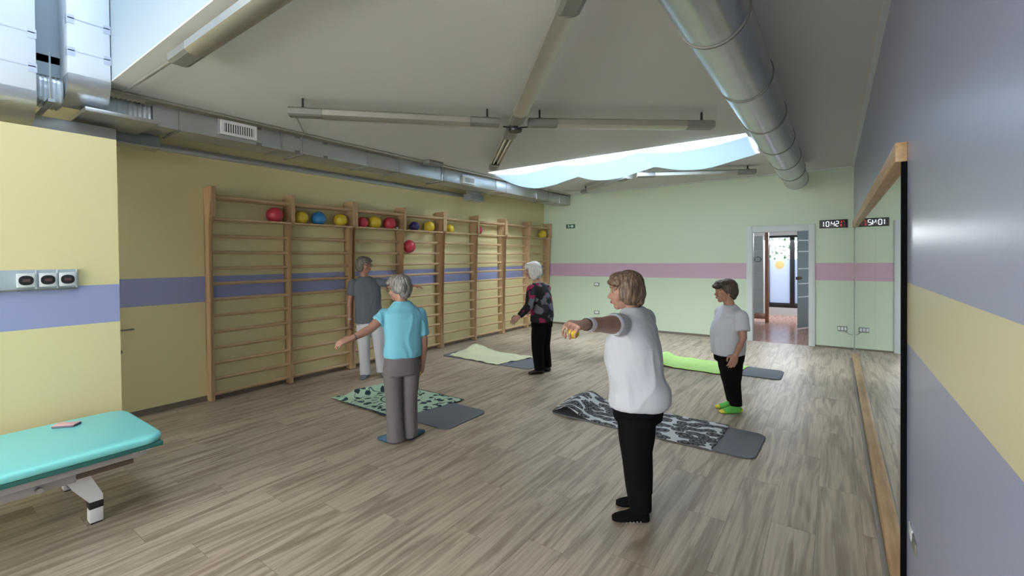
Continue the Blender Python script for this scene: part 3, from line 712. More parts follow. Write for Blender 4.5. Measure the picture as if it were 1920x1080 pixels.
mat_pad('exercise_mat', -2.46, -.51, 4.11, 4.75, -.03, 'grey exercise mat under the black and white paisley towel')
mat_pad('exercise_mat', -2.40, -.575, 6.93, 7.50, 0, 'grey exercise mat under the lime green towel')
def towel(name, corners, hfun, m, lb, nx=60, ny=30, edge=.012):
    """corners: near-left, near-right, far-right, far-left on the floor"""
    A, B, Cc, D = [Vector((*c, 0)) for c in corners]; bm = bmesh.new(); top = []; bot = []
    o_ = (A+B+Cc+D)/4
    for i in range(nx+1):
        u = i/nx; rt = []; rb = []
        for j in range(ny+1):
            v = j/ny; p = A.lerp(B, u).lerp(D.lerp(Cc, u), v)-o_
            wob = .012*noise.noise(Vector((u*9+3, v*7, .3)))
            if i in (0, nx) or j in (0, ny): p += Vector((noise.noise(Vector((u*7, v*7, 1))), noise.noise(Vector((u*7, v*7, 5))), 0))*edge*1.5
            h = .014+max(0, hfun(u, v))+max(0, wob*.6)
            rt.append(bm.verts.new((p.x, p.y, h+.004))); rb.append(bm.verts.new((p.x, p.y, h-.001)))
        top.append(rt); bot.append(rb)
    for i in range(nx):
        for j in range(ny):
            bm.faces.new((top[i][j], top[i+1][j], top[i+1][j+1], top[i][j+1])); bm.faces.new((bot[i][j], bot[i][j+1], bot[i+1][j+1], bot[i+1][j]))
    for i in range(nx):
        bm.faces.new((top[i][0], bot[i][0], bot[i+1][0], top[i+1][0])); bm.faces.new((top[i][ny], top[i+1][ny], bot[i+1][ny], bot[i][ny]))
    for j in range(ny):
        bm.faces.new((top[0][j], top[0][j+1], bot[0][j+1], bot[0][j])); bm.faces.new((top[nx][j], bot[nx][j], bot[nx][j+1], top[nx][j+1]))
    o = link(name, bm_mesh(bm, name, True), m); o.location = o_; tag(o, lb, 'towel'); return o
def pat_mat(name, kind):
    m, nt, b = nodes_mat(name, .9)
    tc = nt.nodes.new('ShaderNodeTexCoord')
    def N(t, **k):
        n = nt.nodes.new(t)
        for a, v in k.items(): setattr(n, a, v)
        return n
    L = nt.links.new
    if kind == 'batik':
        # central sun ring with rays and scattered leafy strokes, dark on pale green
        s = N('ShaderNodeSeparateXYZ'); L(tc.outputs['Object'], s.inputs[0])
        ln = N('ShaderNodeVectorMath', operation='LENGTH'); mp = N('ShaderNodeMapping'); mp.inputs['Location'].default_value = (0, 0, 0); mp.inputs['Scale'].default_value = (1, 1.0, 0)
        L(tc.outputs['Object'], mp.inputs['Vector']); L(mp.outputs[0], ln.inputs[0])
        def band(src, lo, hi):
            a = N('ShaderNodeMath', operation='GREATER_THAN'); a.inputs[1].default_value = lo; L(src, a.inputs[0])
            c = N('ShaderNodeMath', operation='LESS_THAN'); c.inputs[1].default_value = hi; L(src, c.inputs[0])
            d = N('ShaderNodeMath', operation='MULTIPLY'); L(a.outputs[0], d.inputs[0]); L(c.outputs[0], d.inputs[1]); return d.outputs[0]
        r = ln.outputs['Value']
        ring = band(r, .155, .175)
        at = N('ShaderNodeMath', operation='ARCTAN2'); L(s.outputs['Y'], at.inputs[0]); L(s.outputs['X'], at.inputs[1])
        am = N('ShaderNodeMath', operation='MULTIPLY'); am.inputs[1].default_value = 16; L(at.outputs[0], am.inputs[0])
        sn = N('ShaderNodeMath', operation='SINE'); L(am.outputs[0], sn.inputs[0])
        g = N('ShaderNodeMath', operation='GREATER_THAN'); g.inputs[1].default_value = .72; L(sn.outputs[0], g.inputs[0])
        rb = band(r, .06, .135); rb2 = band(r, .20, .27)
        r1 = N('ShaderNodeMath', operation='ADD'); L(rb, r1.inputs[0]); L(rb2, r1.inputs[1])
        ray = N('ShaderNodeMath', operation='MULTIPLY'); L(g.outputs[0], ray.inputs[0]); L(r1.outputs[0], ray.inputs[1])
        # leaf strokes: distorted voronoi cells, small dark blobs and thin curls
        no = N('ShaderNodeTexNoise'); no.inputs['Scale'].default_value = 9; L(tc.outputs['Object'], no.inputs['Vector'])
        ad = N('ShaderNodeVectorMath', operation='SCALE'); ad.inputs['Scale'].default_value = .10; L(no.outputs['Color'], ad.inputs[0])
        a2 = N('ShaderNodeVectorMath', operation='ADD'); L(tc.outputs['Object'], a2.inputs[0]); L(ad.outputs[0], a2.inputs[1])
        vo = N('ShaderNodeTexVoronoi', voronoi_dimensions='2D'); vo.inputs['Scale'].default_value = 8.0; L(a2.outputs[0], vo.inputs['Vector'])
        bl = N('ShaderNodeMath', operation='LESS_THAN'); bl.inputs[1].default_value = .25; L(vo.outputs['Distance'], bl.inputs[0])
        n3 = N('ShaderNodeTexNoise'); n3.inputs['Scale'].default_value = 5; n3.inputs['Detail'].default_value = 1; L(tc.outputs['Object'], n3.inputs['Vector'])
        curl = band(n3.outputs['Fac'], .50, .522)
        outm = N('ShaderNodeMath', operation='GREATER_THAN'); outm.inputs[1].default_value = .28; L(r, outm.inputs[0])
        s1 = N('ShaderNodeMath', operation='MAXIMUM'); L(bl.outputs[0], s1.inputs[0]); L(curl, s1.inputs[1])
        s2 = N('ShaderNodeMath', operation='MULTIPLY'); L(s1.outputs[0], s2.inputs[0]); L(outm.outputs[0], s2.inputs[1])
        # dark border
        ax = N('ShaderNodeMath', operation='ABSOLUTE'); L(s.outputs['Y'], ax.inputs[0]); bo = N('ShaderNodeMath', operation='GREATER_THAN'); bo.inputs[1].default_value = .412; L(ax.outputs[0], bo.inputs[0])
        t1 = N('ShaderNodeMath', operation='MAXIMUM'); L(ring, t1.inputs[0]); L(ray.outputs[0], t1.inputs[1])
        t2 = N('ShaderNodeMath', operation='MAXIMUM'); L(t1.outputs[0], t2.inputs[0]); L(s2.outputs[0], t2.inputs[1])
        t3 = N('ShaderNodeMath', operation='MAXIMUM'); L(t2.outputs[0], t3.inputs[0]); L(bo.outputs[0], t3.inputs[1])
        mx = N('ShaderNodeMix', data_type='RGBA'); mx.inputs['A'].default_value = (.36, .50, .36, 1); mx.inputs['B'].default_value = (.012, .03, .045, 1)
        L(t3.outputs[0], mx.inputs['Factor']); L(mx.outputs['Result'], b.inputs['Base Color'])
    if kind == 'paisley':
        no = N('ShaderNodeTexNoise'); no.inputs['Scale'].default_value = 6; L(tc.outputs['Object'], no.inputs['Vector'])
        ad = N('ShaderNodeVectorMath', operation='SCALE'); ad.inputs['Scale'].default_value = .10; L(no.outputs['Color'], ad.inputs[0])
        a2 = N('ShaderNodeVectorMath', operation='ADD'); L(tc.outputs['Object'], a2.inputs[0]); L(ad.outputs[0], a2.inputs[1])
        mp = N('ShaderNodeMapping'); mp.inputs['Scale'].default_value = (7.5, 12.5, 0); mp.inputs['Rotation'].default_value = (0, 0, .35); L(a2.outputs[0], mp.inputs['Vector'])
        vo = N('ShaderNodeTexVoronoi', voronoi_dimensions='2D'); vo.inputs['Scale'].default_value = 1; L(mp.outputs[0], vo.inputs['Vector'])
        mu = N('ShaderNodeMath', operation='MULTIPLY'); mu.inputs[1].default_value = 21; L(vo.outputs['Distance'], mu.inputs[0])
        sn = N('ShaderNodeMath', operation='SINE'); L(mu.outputs[0], sn.inputs[0])
        crr = N('ShaderNodeValToRGB'); L(sn.outputs[0], crr.inputs[0]); crr.color_ramp.elements[0].position = .0; crr.color_ramp.elements[0].color = (.012, .012, .016, 1); crr.color_ramp.elements[1].position = .45; crr.color_ramp.elements[1].color = (.13, .13, .14, 1)
        ou = N('ShaderNodeMath', operation='GREATER_THAN'); ou.inputs[1].default_value = .53; L(vo.outputs['Distance'], ou.inputs[0])
        mx = N('ShaderNodeMix', data_type='RGBA'); L(ou.outputs[0], mx.inputs['Factor']); L(crr.outputs[0], mx.inputs['A']); mx.inputs['B'].default_value = (.50, .52, .55, 1); L(mx.outputs['Result'], b.inputs['Base Color'])
    n2 = N('ShaderNodeTexNoise'); n2.inputs['Scale'].default_value = 260; L(tc.outputs['Object'], n2.inputs['Vector'])
    bp = N('ShaderNodeBump'); bp.inputs['Strength'].default_value = .3; bp.inputs['Distance'].default_value = .003; L(n2.outputs['Fac'], bp.inputs['Height']); L(bp.outputs['Normal'], b.inputs['Normal'])
    return m
def gauss(u, c, s): return math.exp(-((u-c)/s)**2)
towel('towel', [(-4.86, 3.10), (-3.66, 3.06), (-3.49, 3.93), (-4.74, 3.93)], lambda u, v: .075*gauss(u, .13, .055)*(1 if v > .25 else max(0, v*4)) , pat_mat('batik', 'batik'), 'pale green towel with dark sun and leaf pattern, left of the woman in blue')
towel('towel', [(-5.30, 5.60), (-4.22, 5.52), (-4.02, 6.27), (-5.36, 6.30)], lambda u, v: .14*gauss(u, .22, .16)*gauss(v, .62, .34)+.03*abs(noise.noise(Vector((u*5, v*4, 2)))), mat('cream_towel', (.56, .58, .36), .95, bump=.25, bscale=180, sheen=.3), 'pale yellow towel with a raised lump, near the wall bars')
towel('towel', [(-2.44, 4.15), (-.84, 4.08), (-.82, 4.76), (-2.50, 4.82)], lambda u, v: .11*gauss(u, .12, .085)*(1-.25*abs(2*v-1)), pat_mat('paisley', 'paisley'), 'black and white paisley towel on the mat behind the nearest woman')
towel('towel', [(-2.30, 6.85), (-1.14, 6.80), (-1.02, 7.52), (-2.42, 7.66)], lambda u, v: .05*gauss(u, .12, .08)+.02*abs(noise.noise(Vector((u*6, v*4, 8)))), mat('lime_towel', (.42, .68, .18), .95, bump=.25, bscale=180, sheen=.3), 'lime green towel on the mat behind the short-haired woman')
o = tube('pencil', [(-4.80, 3.24, .02), (-4.74, 3.42, .022)], .008, mat('brown_stick', (.30, .17, .10), .6), None, 8); tag(o, 'small brown stick at the left corner of the green patterned towel', 'stick')

#PEOPLE#
# ------------------------------------------------------------------ people
# every figure is modelled in a local frame (x to the right, y away, z up) and its root is turned by YAW
def remeshed(bm, name, voxel, smooth=2, wrinkle=0, wscale=6, seed=0, floor=True, wz=.5):
    me = bpy.data.meshes.new(name+'_raw'); bm.to_mesh(me); bm.free()
    o = bpy.data.objects.new(name+'_raw', me); C.objects.link(o)
    r = o.modifiers.new('r', 'REMESH'); r.mode = 'VOXEL'; r.voxel_size = voxel; r.use_smooth_shade = True
    if smooth:
        s = o.modifiers.new('s', 'SMOOTH'); s.factor = .5; s.iterations = smooth
    dg = bpy.context.evaluated_depsgraph_get(); dg.update()
    out = bpy.data.meshes.new_from_object(o.evaluated_get(dg)); out.name = name
    bpy.data.objects.remove(o); bpy.data.meshes.remove(me)
    if wrinkle:
        nrm = [v.normal.copy() for v in out.vertices]
        for v, n in zip(out.vertices, nrm):
            p = v.co
            q = Vector((p.x*wscale, p.y*wscale, p.z*wscale*wz+seed))
            d = noise.noise(q+Vector((noise.noise(q*.7+Vector((9, 0, 0))), 0, 0))*1.5)
            d = 1-abs(d)*2.2
            v.co = p+n*(d*wrinkle)
    if floor:
        for v in out.vertices:
            if v.co.z < .001: v.co.z = .001
    out.shade_smooth()
    return out

def d2(a): return Vector((math.cos(math.radians(a)), math.sin(math.radians(a)), 0))
def torso(bm, secs, n=28, power=2.3):
    """secs: (z, x, y, halfwidth, halfdepth, facing angle)"""
    S = []
    for z, x, y, hw, hd, th in secs:
        f = d2(th); l = Vector((-f.y, f.x, 0)); S.append(((x, y, z), l*hw, f*hd))
    add_loft(bm, S, n, True, power)

def hand(bm, wrist, d, nrm, thumb, curl=.5, size=1.0, thumb_in=.5):
    """d: direction of the hand, nrm: palm-side normal, thumb: direction of the thumb side"""
    d = Vector(d).normalized(); nrm = Vector(nrm); nrm = (nrm-d*nrm.dot(d)).normalized()
    t = d.cross(nrm).normalized()
    if t.dot(Vector(thumb)) < 0: t = -t
    W = Vector(wrist); s = size
    add_loft(bm, [(W-d*.02*s, t*.026*s, nrm*.020*s), (W+d*.02*s, t*.032*s, nrm*.018*s), (W+d*.055*s, t*.041*s, nrm*.016*s), (W+d*.088*s, t*.040*s, nrm*.013*s)], 14, True, 2.4)
    ang = curl
    for k, (off, ln) in enumerate(((.030, .072), (.0105, .080), (-.0095, .075), (-.029, .060))):
        p = W+d*(.083-.004*abs(k-1))*s+t*off*s; pts = [p-d*.012*s, p]; a = ang*.55; spread = t*(off*.9)
        for fr, da in ((.42, ang*.75), (.32, ang*.85), (.26, ang*.6)):
            dirv = (d*math.cos(a)+nrm*math.sin(a)+spread*1.2).normalized(); p = p+dirv*ln*fr*s; pts.append(p); a += da
        add_limb(bm, pts, [.0085*s, .0088*s, .0082*s, .0076*s, .0066*s], 10)
    p = W+d*.018*s+t*.026*s; q = p+(d*.55+t*.75+nrm*.25*thumb_in).normalized()*.038*s
    r_ = q+(d*.85+t*(.35-.6*thumb_in)+nrm*.75*thumb_in).normalized()*.032*s; u = r_+(d*.85+t*(.1-.8*thumb_in)+nrm*.7*thumb_in).normalized()*.026*s
    add_limb(bm, [p, q, r_, u], [.013*s, .0115*s, .0098*s, .008*s], 10)

def headM(c, yaw, pitch=0, roll=0, s=1):
    """local head axes: +y is where the face looks; yaw is the facing angle in degrees"""
    return Matrix.Translation(c) @ Matrix.Rotation(math.radians(yaw-90), 4, 'Z') @ Matrix.Rotation(math.radians(pitch), 4, 'X') @ Matrix.Rotation(math.radians(roll), 4, 'Y') @ Matrix.Scale(s, 4)
def add_head(bm, H, jaw=1.0):
    def E_(c, r): bmesh.ops.create_uvsphere(bm, u_segments=20, v_segments=14, radius=1, matrix=H @ Matrix.Translation(c) @ Matrix.Diagonal((*r, 1)))
    E_((0, -.012, .032), (.072, .092, .084)); E_((0, .026, .008), (.062, .066, .07)); E_((0, .030, -.045), (.052*jaw, .058, .062))
    E_((0, .060, -.088), (.026*jaw, .024, .022)); E_((0, .02, -.075), (.044*jaw, .055, .034))
    for sx in (-1, 1):
        E_((sx*.034, .058, -.028), (.026, .028, .030)); E_((sx*.031, .072, .026), (.026, .018, .010)); E_((sx*.0115, .092, -.028), (.009, .011, .008))
        E_((sx*.075, -.006, -.008), (.008, .019, .031)); E_((sx*.070, -.012, -.006), (.012, .012, .018))
    E_((0, .078, -.055), (.027, .020, .020)); E_((0, .094, -.051), (.020, .007, .0055)); E_((0, .092, -.062), (.018, .008, .006))
    P = [H @ Vector(p) for p in ((0, .080, .018), (0, .094, -.006), (0, .108, -.024))]; add_limb(bm, P, [.008, .0095, .0105], 12)
    E_((0, .098, -.030), (.013, .012, .008))

SKIN = {}
def skin(name, c):
    m = mat(name, c, .5, var=.10, vscale=9, bump=.05, bscale=70)
    m.node_tree.nodes['Principled BSDF'].inputs['Subsurface Weight'].default_value = .08
    m.node_tree.nodes['Principled BSDF'].inputs['Subsurface Radius'].default_value = (.01, .004, .002)
    return m
def hair_mat(name, c0, c1, sc_=(34, 34, 3)):
    m, nt, b = nodes_mat(name, .55)
    tc = nt.nodes.new('ShaderNodeTexCoord'); mp = nt.nodes.new('ShaderNodeMapping'); mp.inputs['Scale'].default_value = sc_
    nt.links.new(tc.outputs['Object'], mp.inputs['Vector']); n = nt.nodes.new('ShaderNodeTexNoise'); n.inputs['Scale'].default_value = 2.6; n.inputs['Detail'].default_value = 5; n.inputs['Distortion'].default_value = .6
    nt.links.new(mp.outputs[0], n.inputs['Vector']); cr = nt.nodes.new('ShaderNodeValToRGB'); nt.links.new(n.outputs['Fac'], cr.inputs[0])
    cr.color_ramp.elements[0].position = .36; cr.color_ramp.elements[0].color = (*c0, 1); cr.color_ramp.elements[1].position = .64; cr.color_ramp.elements[1].color = (*c1, 1)
    nt.links.new(cr.outputs[0], b.inputs['Base Color'])
    bp = nt.nodes.new('ShaderNodeBump'); bp.inputs['Strength'].default_value = .6; bp.inputs['Distance'].default_value = .006; nt.links.new(n.outputs['Fac'], bp.inputs['Height']); nt.links.new(bp.outputs['Normal'], b.inputs['Normal'])
    return m

def face_bits(parent, H, lipc=(.36, .13, .12), browc=(.12, .08, .06)):
    for sx in (-1, 1):
        bm = bmesh.new(); bmesh.ops.create_uvsphere(bm, u_segments=12, v_segments=8, radius=1, matrix=H @ Matrix.Translation((sx*.031, .0795, .008)) @ Matrix.Diagonal((.0115, .0080, .0050, 1))); e = link('eye', bm_mesh(bm, 'eye', True), mat('eye_white', (.42, .38, .35), .3), parent)
        bm = bmesh.new(); bmesh.ops.create_uvsphere(bm, u_segments=10, v_segments=6, radius=1, matrix=H @ Matrix.Translation((sx*.031, .0865, .008)) @ Matrix.Diagonal((.0055, .0025, .0055, 1))); link('iris', bm_mesh(bm, 'iris', True), mat('iris', (.06, .05, .04), .2), e)
        bm = bmesh.new(); add_limb(bm, [H @ Vector((sx*.018, .088, .029)), H @ Vector((sx*.034, .087, .034)), H @ Vector((sx*.050, .074, .028))], [.003, .0035, .002], 8); link('eyebrow', bm_mesh(bm, 'eyebrow', True), mat('eyebrow_hair', browc, .7), parent)
    bm = bmesh.new()
    for z, r in ((-.0515, (.021, .006, .0045)), (-.0605, (.018, .0065, .005))):
        bmesh.ops.create_uvsphere(bm, u_segments=14, v_segments=8, radius=1, matrix=H @ Matrix.Translation((0, .0975, z)) @ Matrix.Diagonal((*r, 1)))
    link('lips', bm_mesh(bm, 'lips', True), mat('lips', lipc, .45), parent)

def glasses(parent, H, m):
    bm = bmesh.new()
    for sx in (-1, 1):
        pts = []
        for k in range(17):
            a = 2*PI*k/16; pts.append(H @ Vector((sx*.034+.024*math.cos(a), .103-abs(.024*math.cos(a)+sx*0)*.05-(.006 if sx*math.cos(a) > .5 else 0), .006+.018*math.sin(a))))
        add_limb(bm, pts, [.0022]*17, 6, False)
        add_limb(bm, [H @ Vector((sx*.058, .097, .012)), H @ Vector((sx*.074, .07, .012)), H @ Vector((sx*.080, -.005, .008))], [.0025]*3, 6)
    add_limb(bm, [H @ Vector((-.010, .106, .008)), H @ Vector((0, .110, .011)), H @ Vector((.010, .106, .008))], [.002]*3, 6)
    link('glasses', bm_mesh(bm, 'glasses', True), m, parent)

def hair_obj(parent, H, blobs, m, seed=0, wr=.004, vox=.005):
    bm = bmesh.new()
    for c, r in blobs: bmesh.ops.create_uvsphere(bm, u_segments=20, v_segments=14, radius=1, matrix=H @ Matrix.Translation(c) @ Matrix.Diagonal((*r, 1)))
    me = remeshed(bm, 'hair', vox, 3, wr, 38, seed, False, .25)
    return link('hair', me, m, parent)

def foot(bm, heel, d, L=.23, w=.042, h=.055, grow=0):
    """heel: back of heel on floor, d: toe direction"""
    d = Vector((d[0], d[1], 0)).normalized(); s = Vector((-d.y, d.x, 0)); z = Vector((0, 0, 1)); X = Vector((heel[0], heel[1], 0)); g = grow
    S = [(.0, .018, .022, .028), (.02, .030, .034, .034), (.06, .034, .044, .042), (.10, .036, .040, .038), (.14, .041, .030, .028), (.18, .045, .022, .020), (.205, .040, .017, .016), (.228, .022, .011, .012)]
    k = L/.23
    add_loft(bm, [(X+d*a*k+z*zc, s*(hw*w/.042+g), z*(hh+g)) for a, hw, hh, zc in S], 16, True, 2.3)
def leg_skin(bm, hip, knee, ankle, heel, d, r=(.06, .045, .03)):
    add_limb(bm, [hip, knee, (Vector(knee)+Vector(ankle))/2, ankle, (ankle[0], ankle[1], .05)], [r[0], r[1], r[1]*.9, r[2], r[2]], 14)
    foot(bm, heel, d, grow=-.006)

def person(name_lb, loc, sp):
    S = sp; H = headM(S['head'], S['hyaw'], S.get('hpitch', 0), S.get('hroll', 0), S.get('hs', 1.0))
    bm = bmesh.new(); add_head(bm, H, S.get('jaw', 1))
    nb = Vector(S['neck']); hd = H @ Vector((0, -.012, -.03)); add_limb(bm, [nb-Vector((0, 0, .06)), nb, hd.lerp(nb, .35), hd], [.062, .054, .050, .050], 16, False)
    th = S['chest'][5]
    torso(bm, S['core'])
    for a in S['arms']:
        add_limb(bm, [a['sh'], Vector(a['sh']).lerp(Vector(a['el']), .5), a['el'], Vector(a['el']).lerp(Vector(a['wr']), .4), a['wr']], a.get('r', [.045, .042, .036, .036, .024]), 16)
        hand(bm, a['wr'], a['hd'], a['pn'], a['th'], a.get('curl', .5), a.get('hs', 1.0), a.get('ti', .6))
    for l in S['legs']: leg_skin(bm, l['hip'], l['kn'], l['an'], l['heel'], l['d'])
    me = remeshed(bm, 'person', .0045, 1)
    root = link('person', me, S['skin']); root.location = (*loc, 0); root.rotation_euler = (0, 0, YAW); tag(root, name_lb, 'person')
    face_bits(root, H, browc=S.get('brow', (.12, .08, .06)))
    # shirt
    bm = bmesh.new(); torso(bm, S['shirt'])
    for a in S['arms']:
        A, B_ = Vector(a['sh']), Vector(a['el']); sl = a['sleeve']
        pts = [A+(A-B_).normalized()*-.0]+[A.lerp(B_, k) for k in (.3, .6)] if sl < 1 else [A, A.lerp(B_, .5)]
        if sl < 1:
            pts = [A, A.lerp(B_, sl*.5), A.lerp(B_, sl)]; rr = a['sr']
        else:
            pts = [A, A.lerp(B_, .5), B_, B_.lerp(Vector(a['wr']), .5), B_.lerp(Vector(a['wr']), .93)]; rr = a['sr']
        secs = []
        for i, p in enumerate(pts):
            t = pts[min(i+1, len(pts)-1)]-pts[max(i-1, 0)]; u_, v_ = frame_of(t); secs.append((p, u_*rr[i], v_*rr[i]))
        add_ell(bm, pts[0], (rr[0],)*3); add_loft(bm, secs, 20)
    me = remeshed(bm, 'shirt', .007, 8, S.get('swr', .004), S.get('sws', 7), S.get('seed', 0), False, S.get('swz', .38)); me.name = S.get('top', 'shirt')
    sh = link(S.get('top', 'shirt'), me, S['shirtm'], root)
    # neckline ribbing
    if S.get('collar'):
        z, x, y, hw, hd_, th_ = S['collar']; f = d2(th_); l = Vector((-f.y, f.x, 0)); pts = []
        for k in range(25):
            a = 2*PI*k/24; pts.append(Vector((x, y, z))+l*hw*math.cos(a)+f*hd_*math.sin(a)-Vector((0, 0, .018*max(0, math.sin(a)))))
        bm = bmesh.new(); add_limb(bm, pts, [.007]*25, 8, False); link('neckband', bm_mesh(bm, 'neckband', True), S.get('collarm', S['shirtm']), sh)
    # trousers
    bm = bmesh.new(); torso(bm, S['pelvis'], 28, 2.3)
    for l in S['legs']:
        h_, k_, a_ = Vector(l['hip']), Vector(l['kn']), Vector(l['cuff']); R = l['tr']
        P = [h_, h_.lerp(k_, .5), k_, k_.lerp(a_, .5), a_]; secs = []
        f = d2(l['th']); s_ = Vector((-f.y, f.x, 0))
        for p, r in zip(P, R): secs.append((p, s_*r*.95, f*r*1.05))
        add_loft(bm, secs, 22, True, 2.1)
    me = remeshed(bm, 'trousers', .007, 3, S.get('twr', .004), 8, 3.3, False, .4)
    link('trousers', me, S['trm'], root)
    for l in S['legs']:
        bm = bmesh.new(); foot(bm, l['heel'], l['d'], L=S.get('fL', .23), grow=.001); an = Vector(l['an'])
        if S.get('ankle_sock', True): add_limb(bm, [(an.x, an.y, .03), (an.x, an.y, .07), tuple(an.lerp(Vector(l['cuff']), .6))], [.033, .034, .036], 14, False)
        me = remeshed(bm, 'sock', .005, 2); link(S.get('footname', 'sock'), me, S['sockm'], root)
    return root, H

# ---- nearest woman, white T-shirt, arm held out to the side ----
SK = skin('warm_skin', (.40, .22, .16))
M_blk = mat('black_cloth', (.004, .004, .0045), .95, spec=.12)
WT = mat('white_cotton', (.51, .535, .60), .85, bump=.12, bscale=50)
T = 140
w1 = dict(head=(-.020, .035, 1.432), hyaw=178, hpitch=-6, hs=1.03, neck=(.01, .03, 1.30), chest=(0, 0, 0, 0, 0, T), skin=SK, seed=1,
 core=[(.80, .02, .02, .14, .11, T), (1.0, .02, .02, .14, .11, T), (1.2, .03, .03, .15, .09, T), (1.27, .02, .03, .09, .07, T)],
 arms=[dict(sh=(-.095, -.10, 1.235), el=(-.250, -.320, 1.268), wr=(-.385, -.520, 1.300), hd=(-.62, -.66, .04), pn=(-.2, .15, -1), th=(-.8, .45, 0), curl=.95, r=[.055, .056, .043, .042, .028], hs=1.12, sleeve=.40, sr=[.068, .067, .067]),
       dict(sh=(.13, .16, 1.225), el=(.02, .30, .98), wr=(.06, .28, .84), hd=(.1, -.05, -1), pn=(-.6, -.6, 0), th=(-.5, .5, 0), sleeve=.6, sr=[.080, .070, .068])],
 shirt=[(.700, .045, .0, .156, .178, 170), (.735, .055, .0, .168, .190, 168), (.80, .06, .0, .166, .186, 165), (.90, .035, .0, .160, .172, 160), (1.0, .015, .0, .160, .182, 155), (1.09, .010, .0, .168, .172, 150), (1.18, .03, .02, .175, .130, T), (1.25, .035, .03, .160, .100, T), (1.295, .035, .035, .110, .080, T), (1.325, .03, .035, .068, .062, T)],
 collar=(1.322, .028, .037, .066, .060, T), shirtm=WT, swr=.008, sws=9, twr=.003,
 pelvis=[(.62, .04, .0, .145, .150, 170), (.70, .045, .0, .150, .160, 170), (.80, .045, .0, .140, .15, 170)],
 legs=[dict(hip=(.015, -.075, .66), kn=(.01, -.085, .38), an=(.035, -.095, .09), cuff=(.032, -.092, .075), heel=(.083, -.10), d=(-1, .16), th=172, tr=[.112, .103, .082, .075, .062]),
       dict(hip=(.07, .08, .66), kn=(.075, .08, .38), an=(.095, .06, .09), cuff=(.092, .065, .10), heel=(.145, .05), d=(-1, .28), th=165, tr=[.112, .098, .078, .070, .058])],
 trm=M_blk, sockm=M_blk, brow=(.22, .15, .10))
r1, H1 = person('woman in loose white T-shirt and black trousers, nearest, arm held out', (-1.06, 2.80), w1)
hm1 = hair_mat('brown_blond_hair', (.06, .038, .026), (.235, .155, .10))
hair_obj(r1, H1, [((0, -.022, .044), (.086, .098, .086)), ((0, -.055, -.005), (.082, .068, .090)), ((.060, -.012, -.005), (.030, .066, .080)), ((-.060, -.012, -.005), (.030, .066, .080)), ((0, .030, .082), (.070, .062, .042)), ((.035, .055, .064), (.042, .045, .028)), ((-.035, .050, .064), (.042, .045, .028)), ((0, -.062, -.065), (.066, .045, .042))], hm1, 1)
def band(parent, c, ax, r, wdt, m, nm='watch'):
    a, b_ = frame_of(Vector(ax)); c = Vector(c); t = Vector(ax).normalized(); bm = bmesh.new()
    add_loft(bm, [(c-t*wdt/2, a*r*.96, b_*r*.96), (c-t*wdt*.4, a*r, b_*r), (c+t*wdt*.4, a*r, b_*r), (c+t*wdt/2, a*r*.96, b_*r*.96)], 20)
    return link(nm, bm_mesh(bm, nm, True, .8), m, parent)
band(r1, (-.345, -.460, 1.290), (-.56, -.82, .12), .0385, .045, mat('white_band', (.68, .68, .74), .4), 'wristband')
band(r1, (-.368, -.495, 1.296), (-.56, -.82, .12), .034, .012, M_black, 'watch_strap')
bm = bmesh.new(); add_ell(bm, H1 @ Vector((.082, -.004, -.046)), (.006, .006, .008)); link('earring', bm_mesh(bm, 'earring', True), mat('pearl', (.8, .78, .72), .2), r1)
bm = bmesh.new()
for i in range(5):
    add_ell(bm, (.0-.022*i+.02, -.135-.002*i, .022+.002*(i % 2)), (.004, .003, .004), None, 8, 6)
link('sole_grips', bm_mesh(bm, 'sole_grips', True), mat('grip_dots', (.5, .5, .52), .6), r1)
def held_ball(person_root, local, r, m, lb):
    Mx = Matrix.Translation(person_root.location) @ Matrix.Rotation(YAW, 4, 'Z')
    o = link('massage_ball', ball_mesh(r), m); o.location = Mx @ Vector(local); tag(o, lb, 'ball'); return o
YB_ = mat('yellow_ball', (.62, .42, .02), .45, bump=.1, bscale=80)
held_ball(r1, (-.450, -.590, 1.268), .030, YB_, 'small yellow ball in the outstretched hand of the nearest woman')

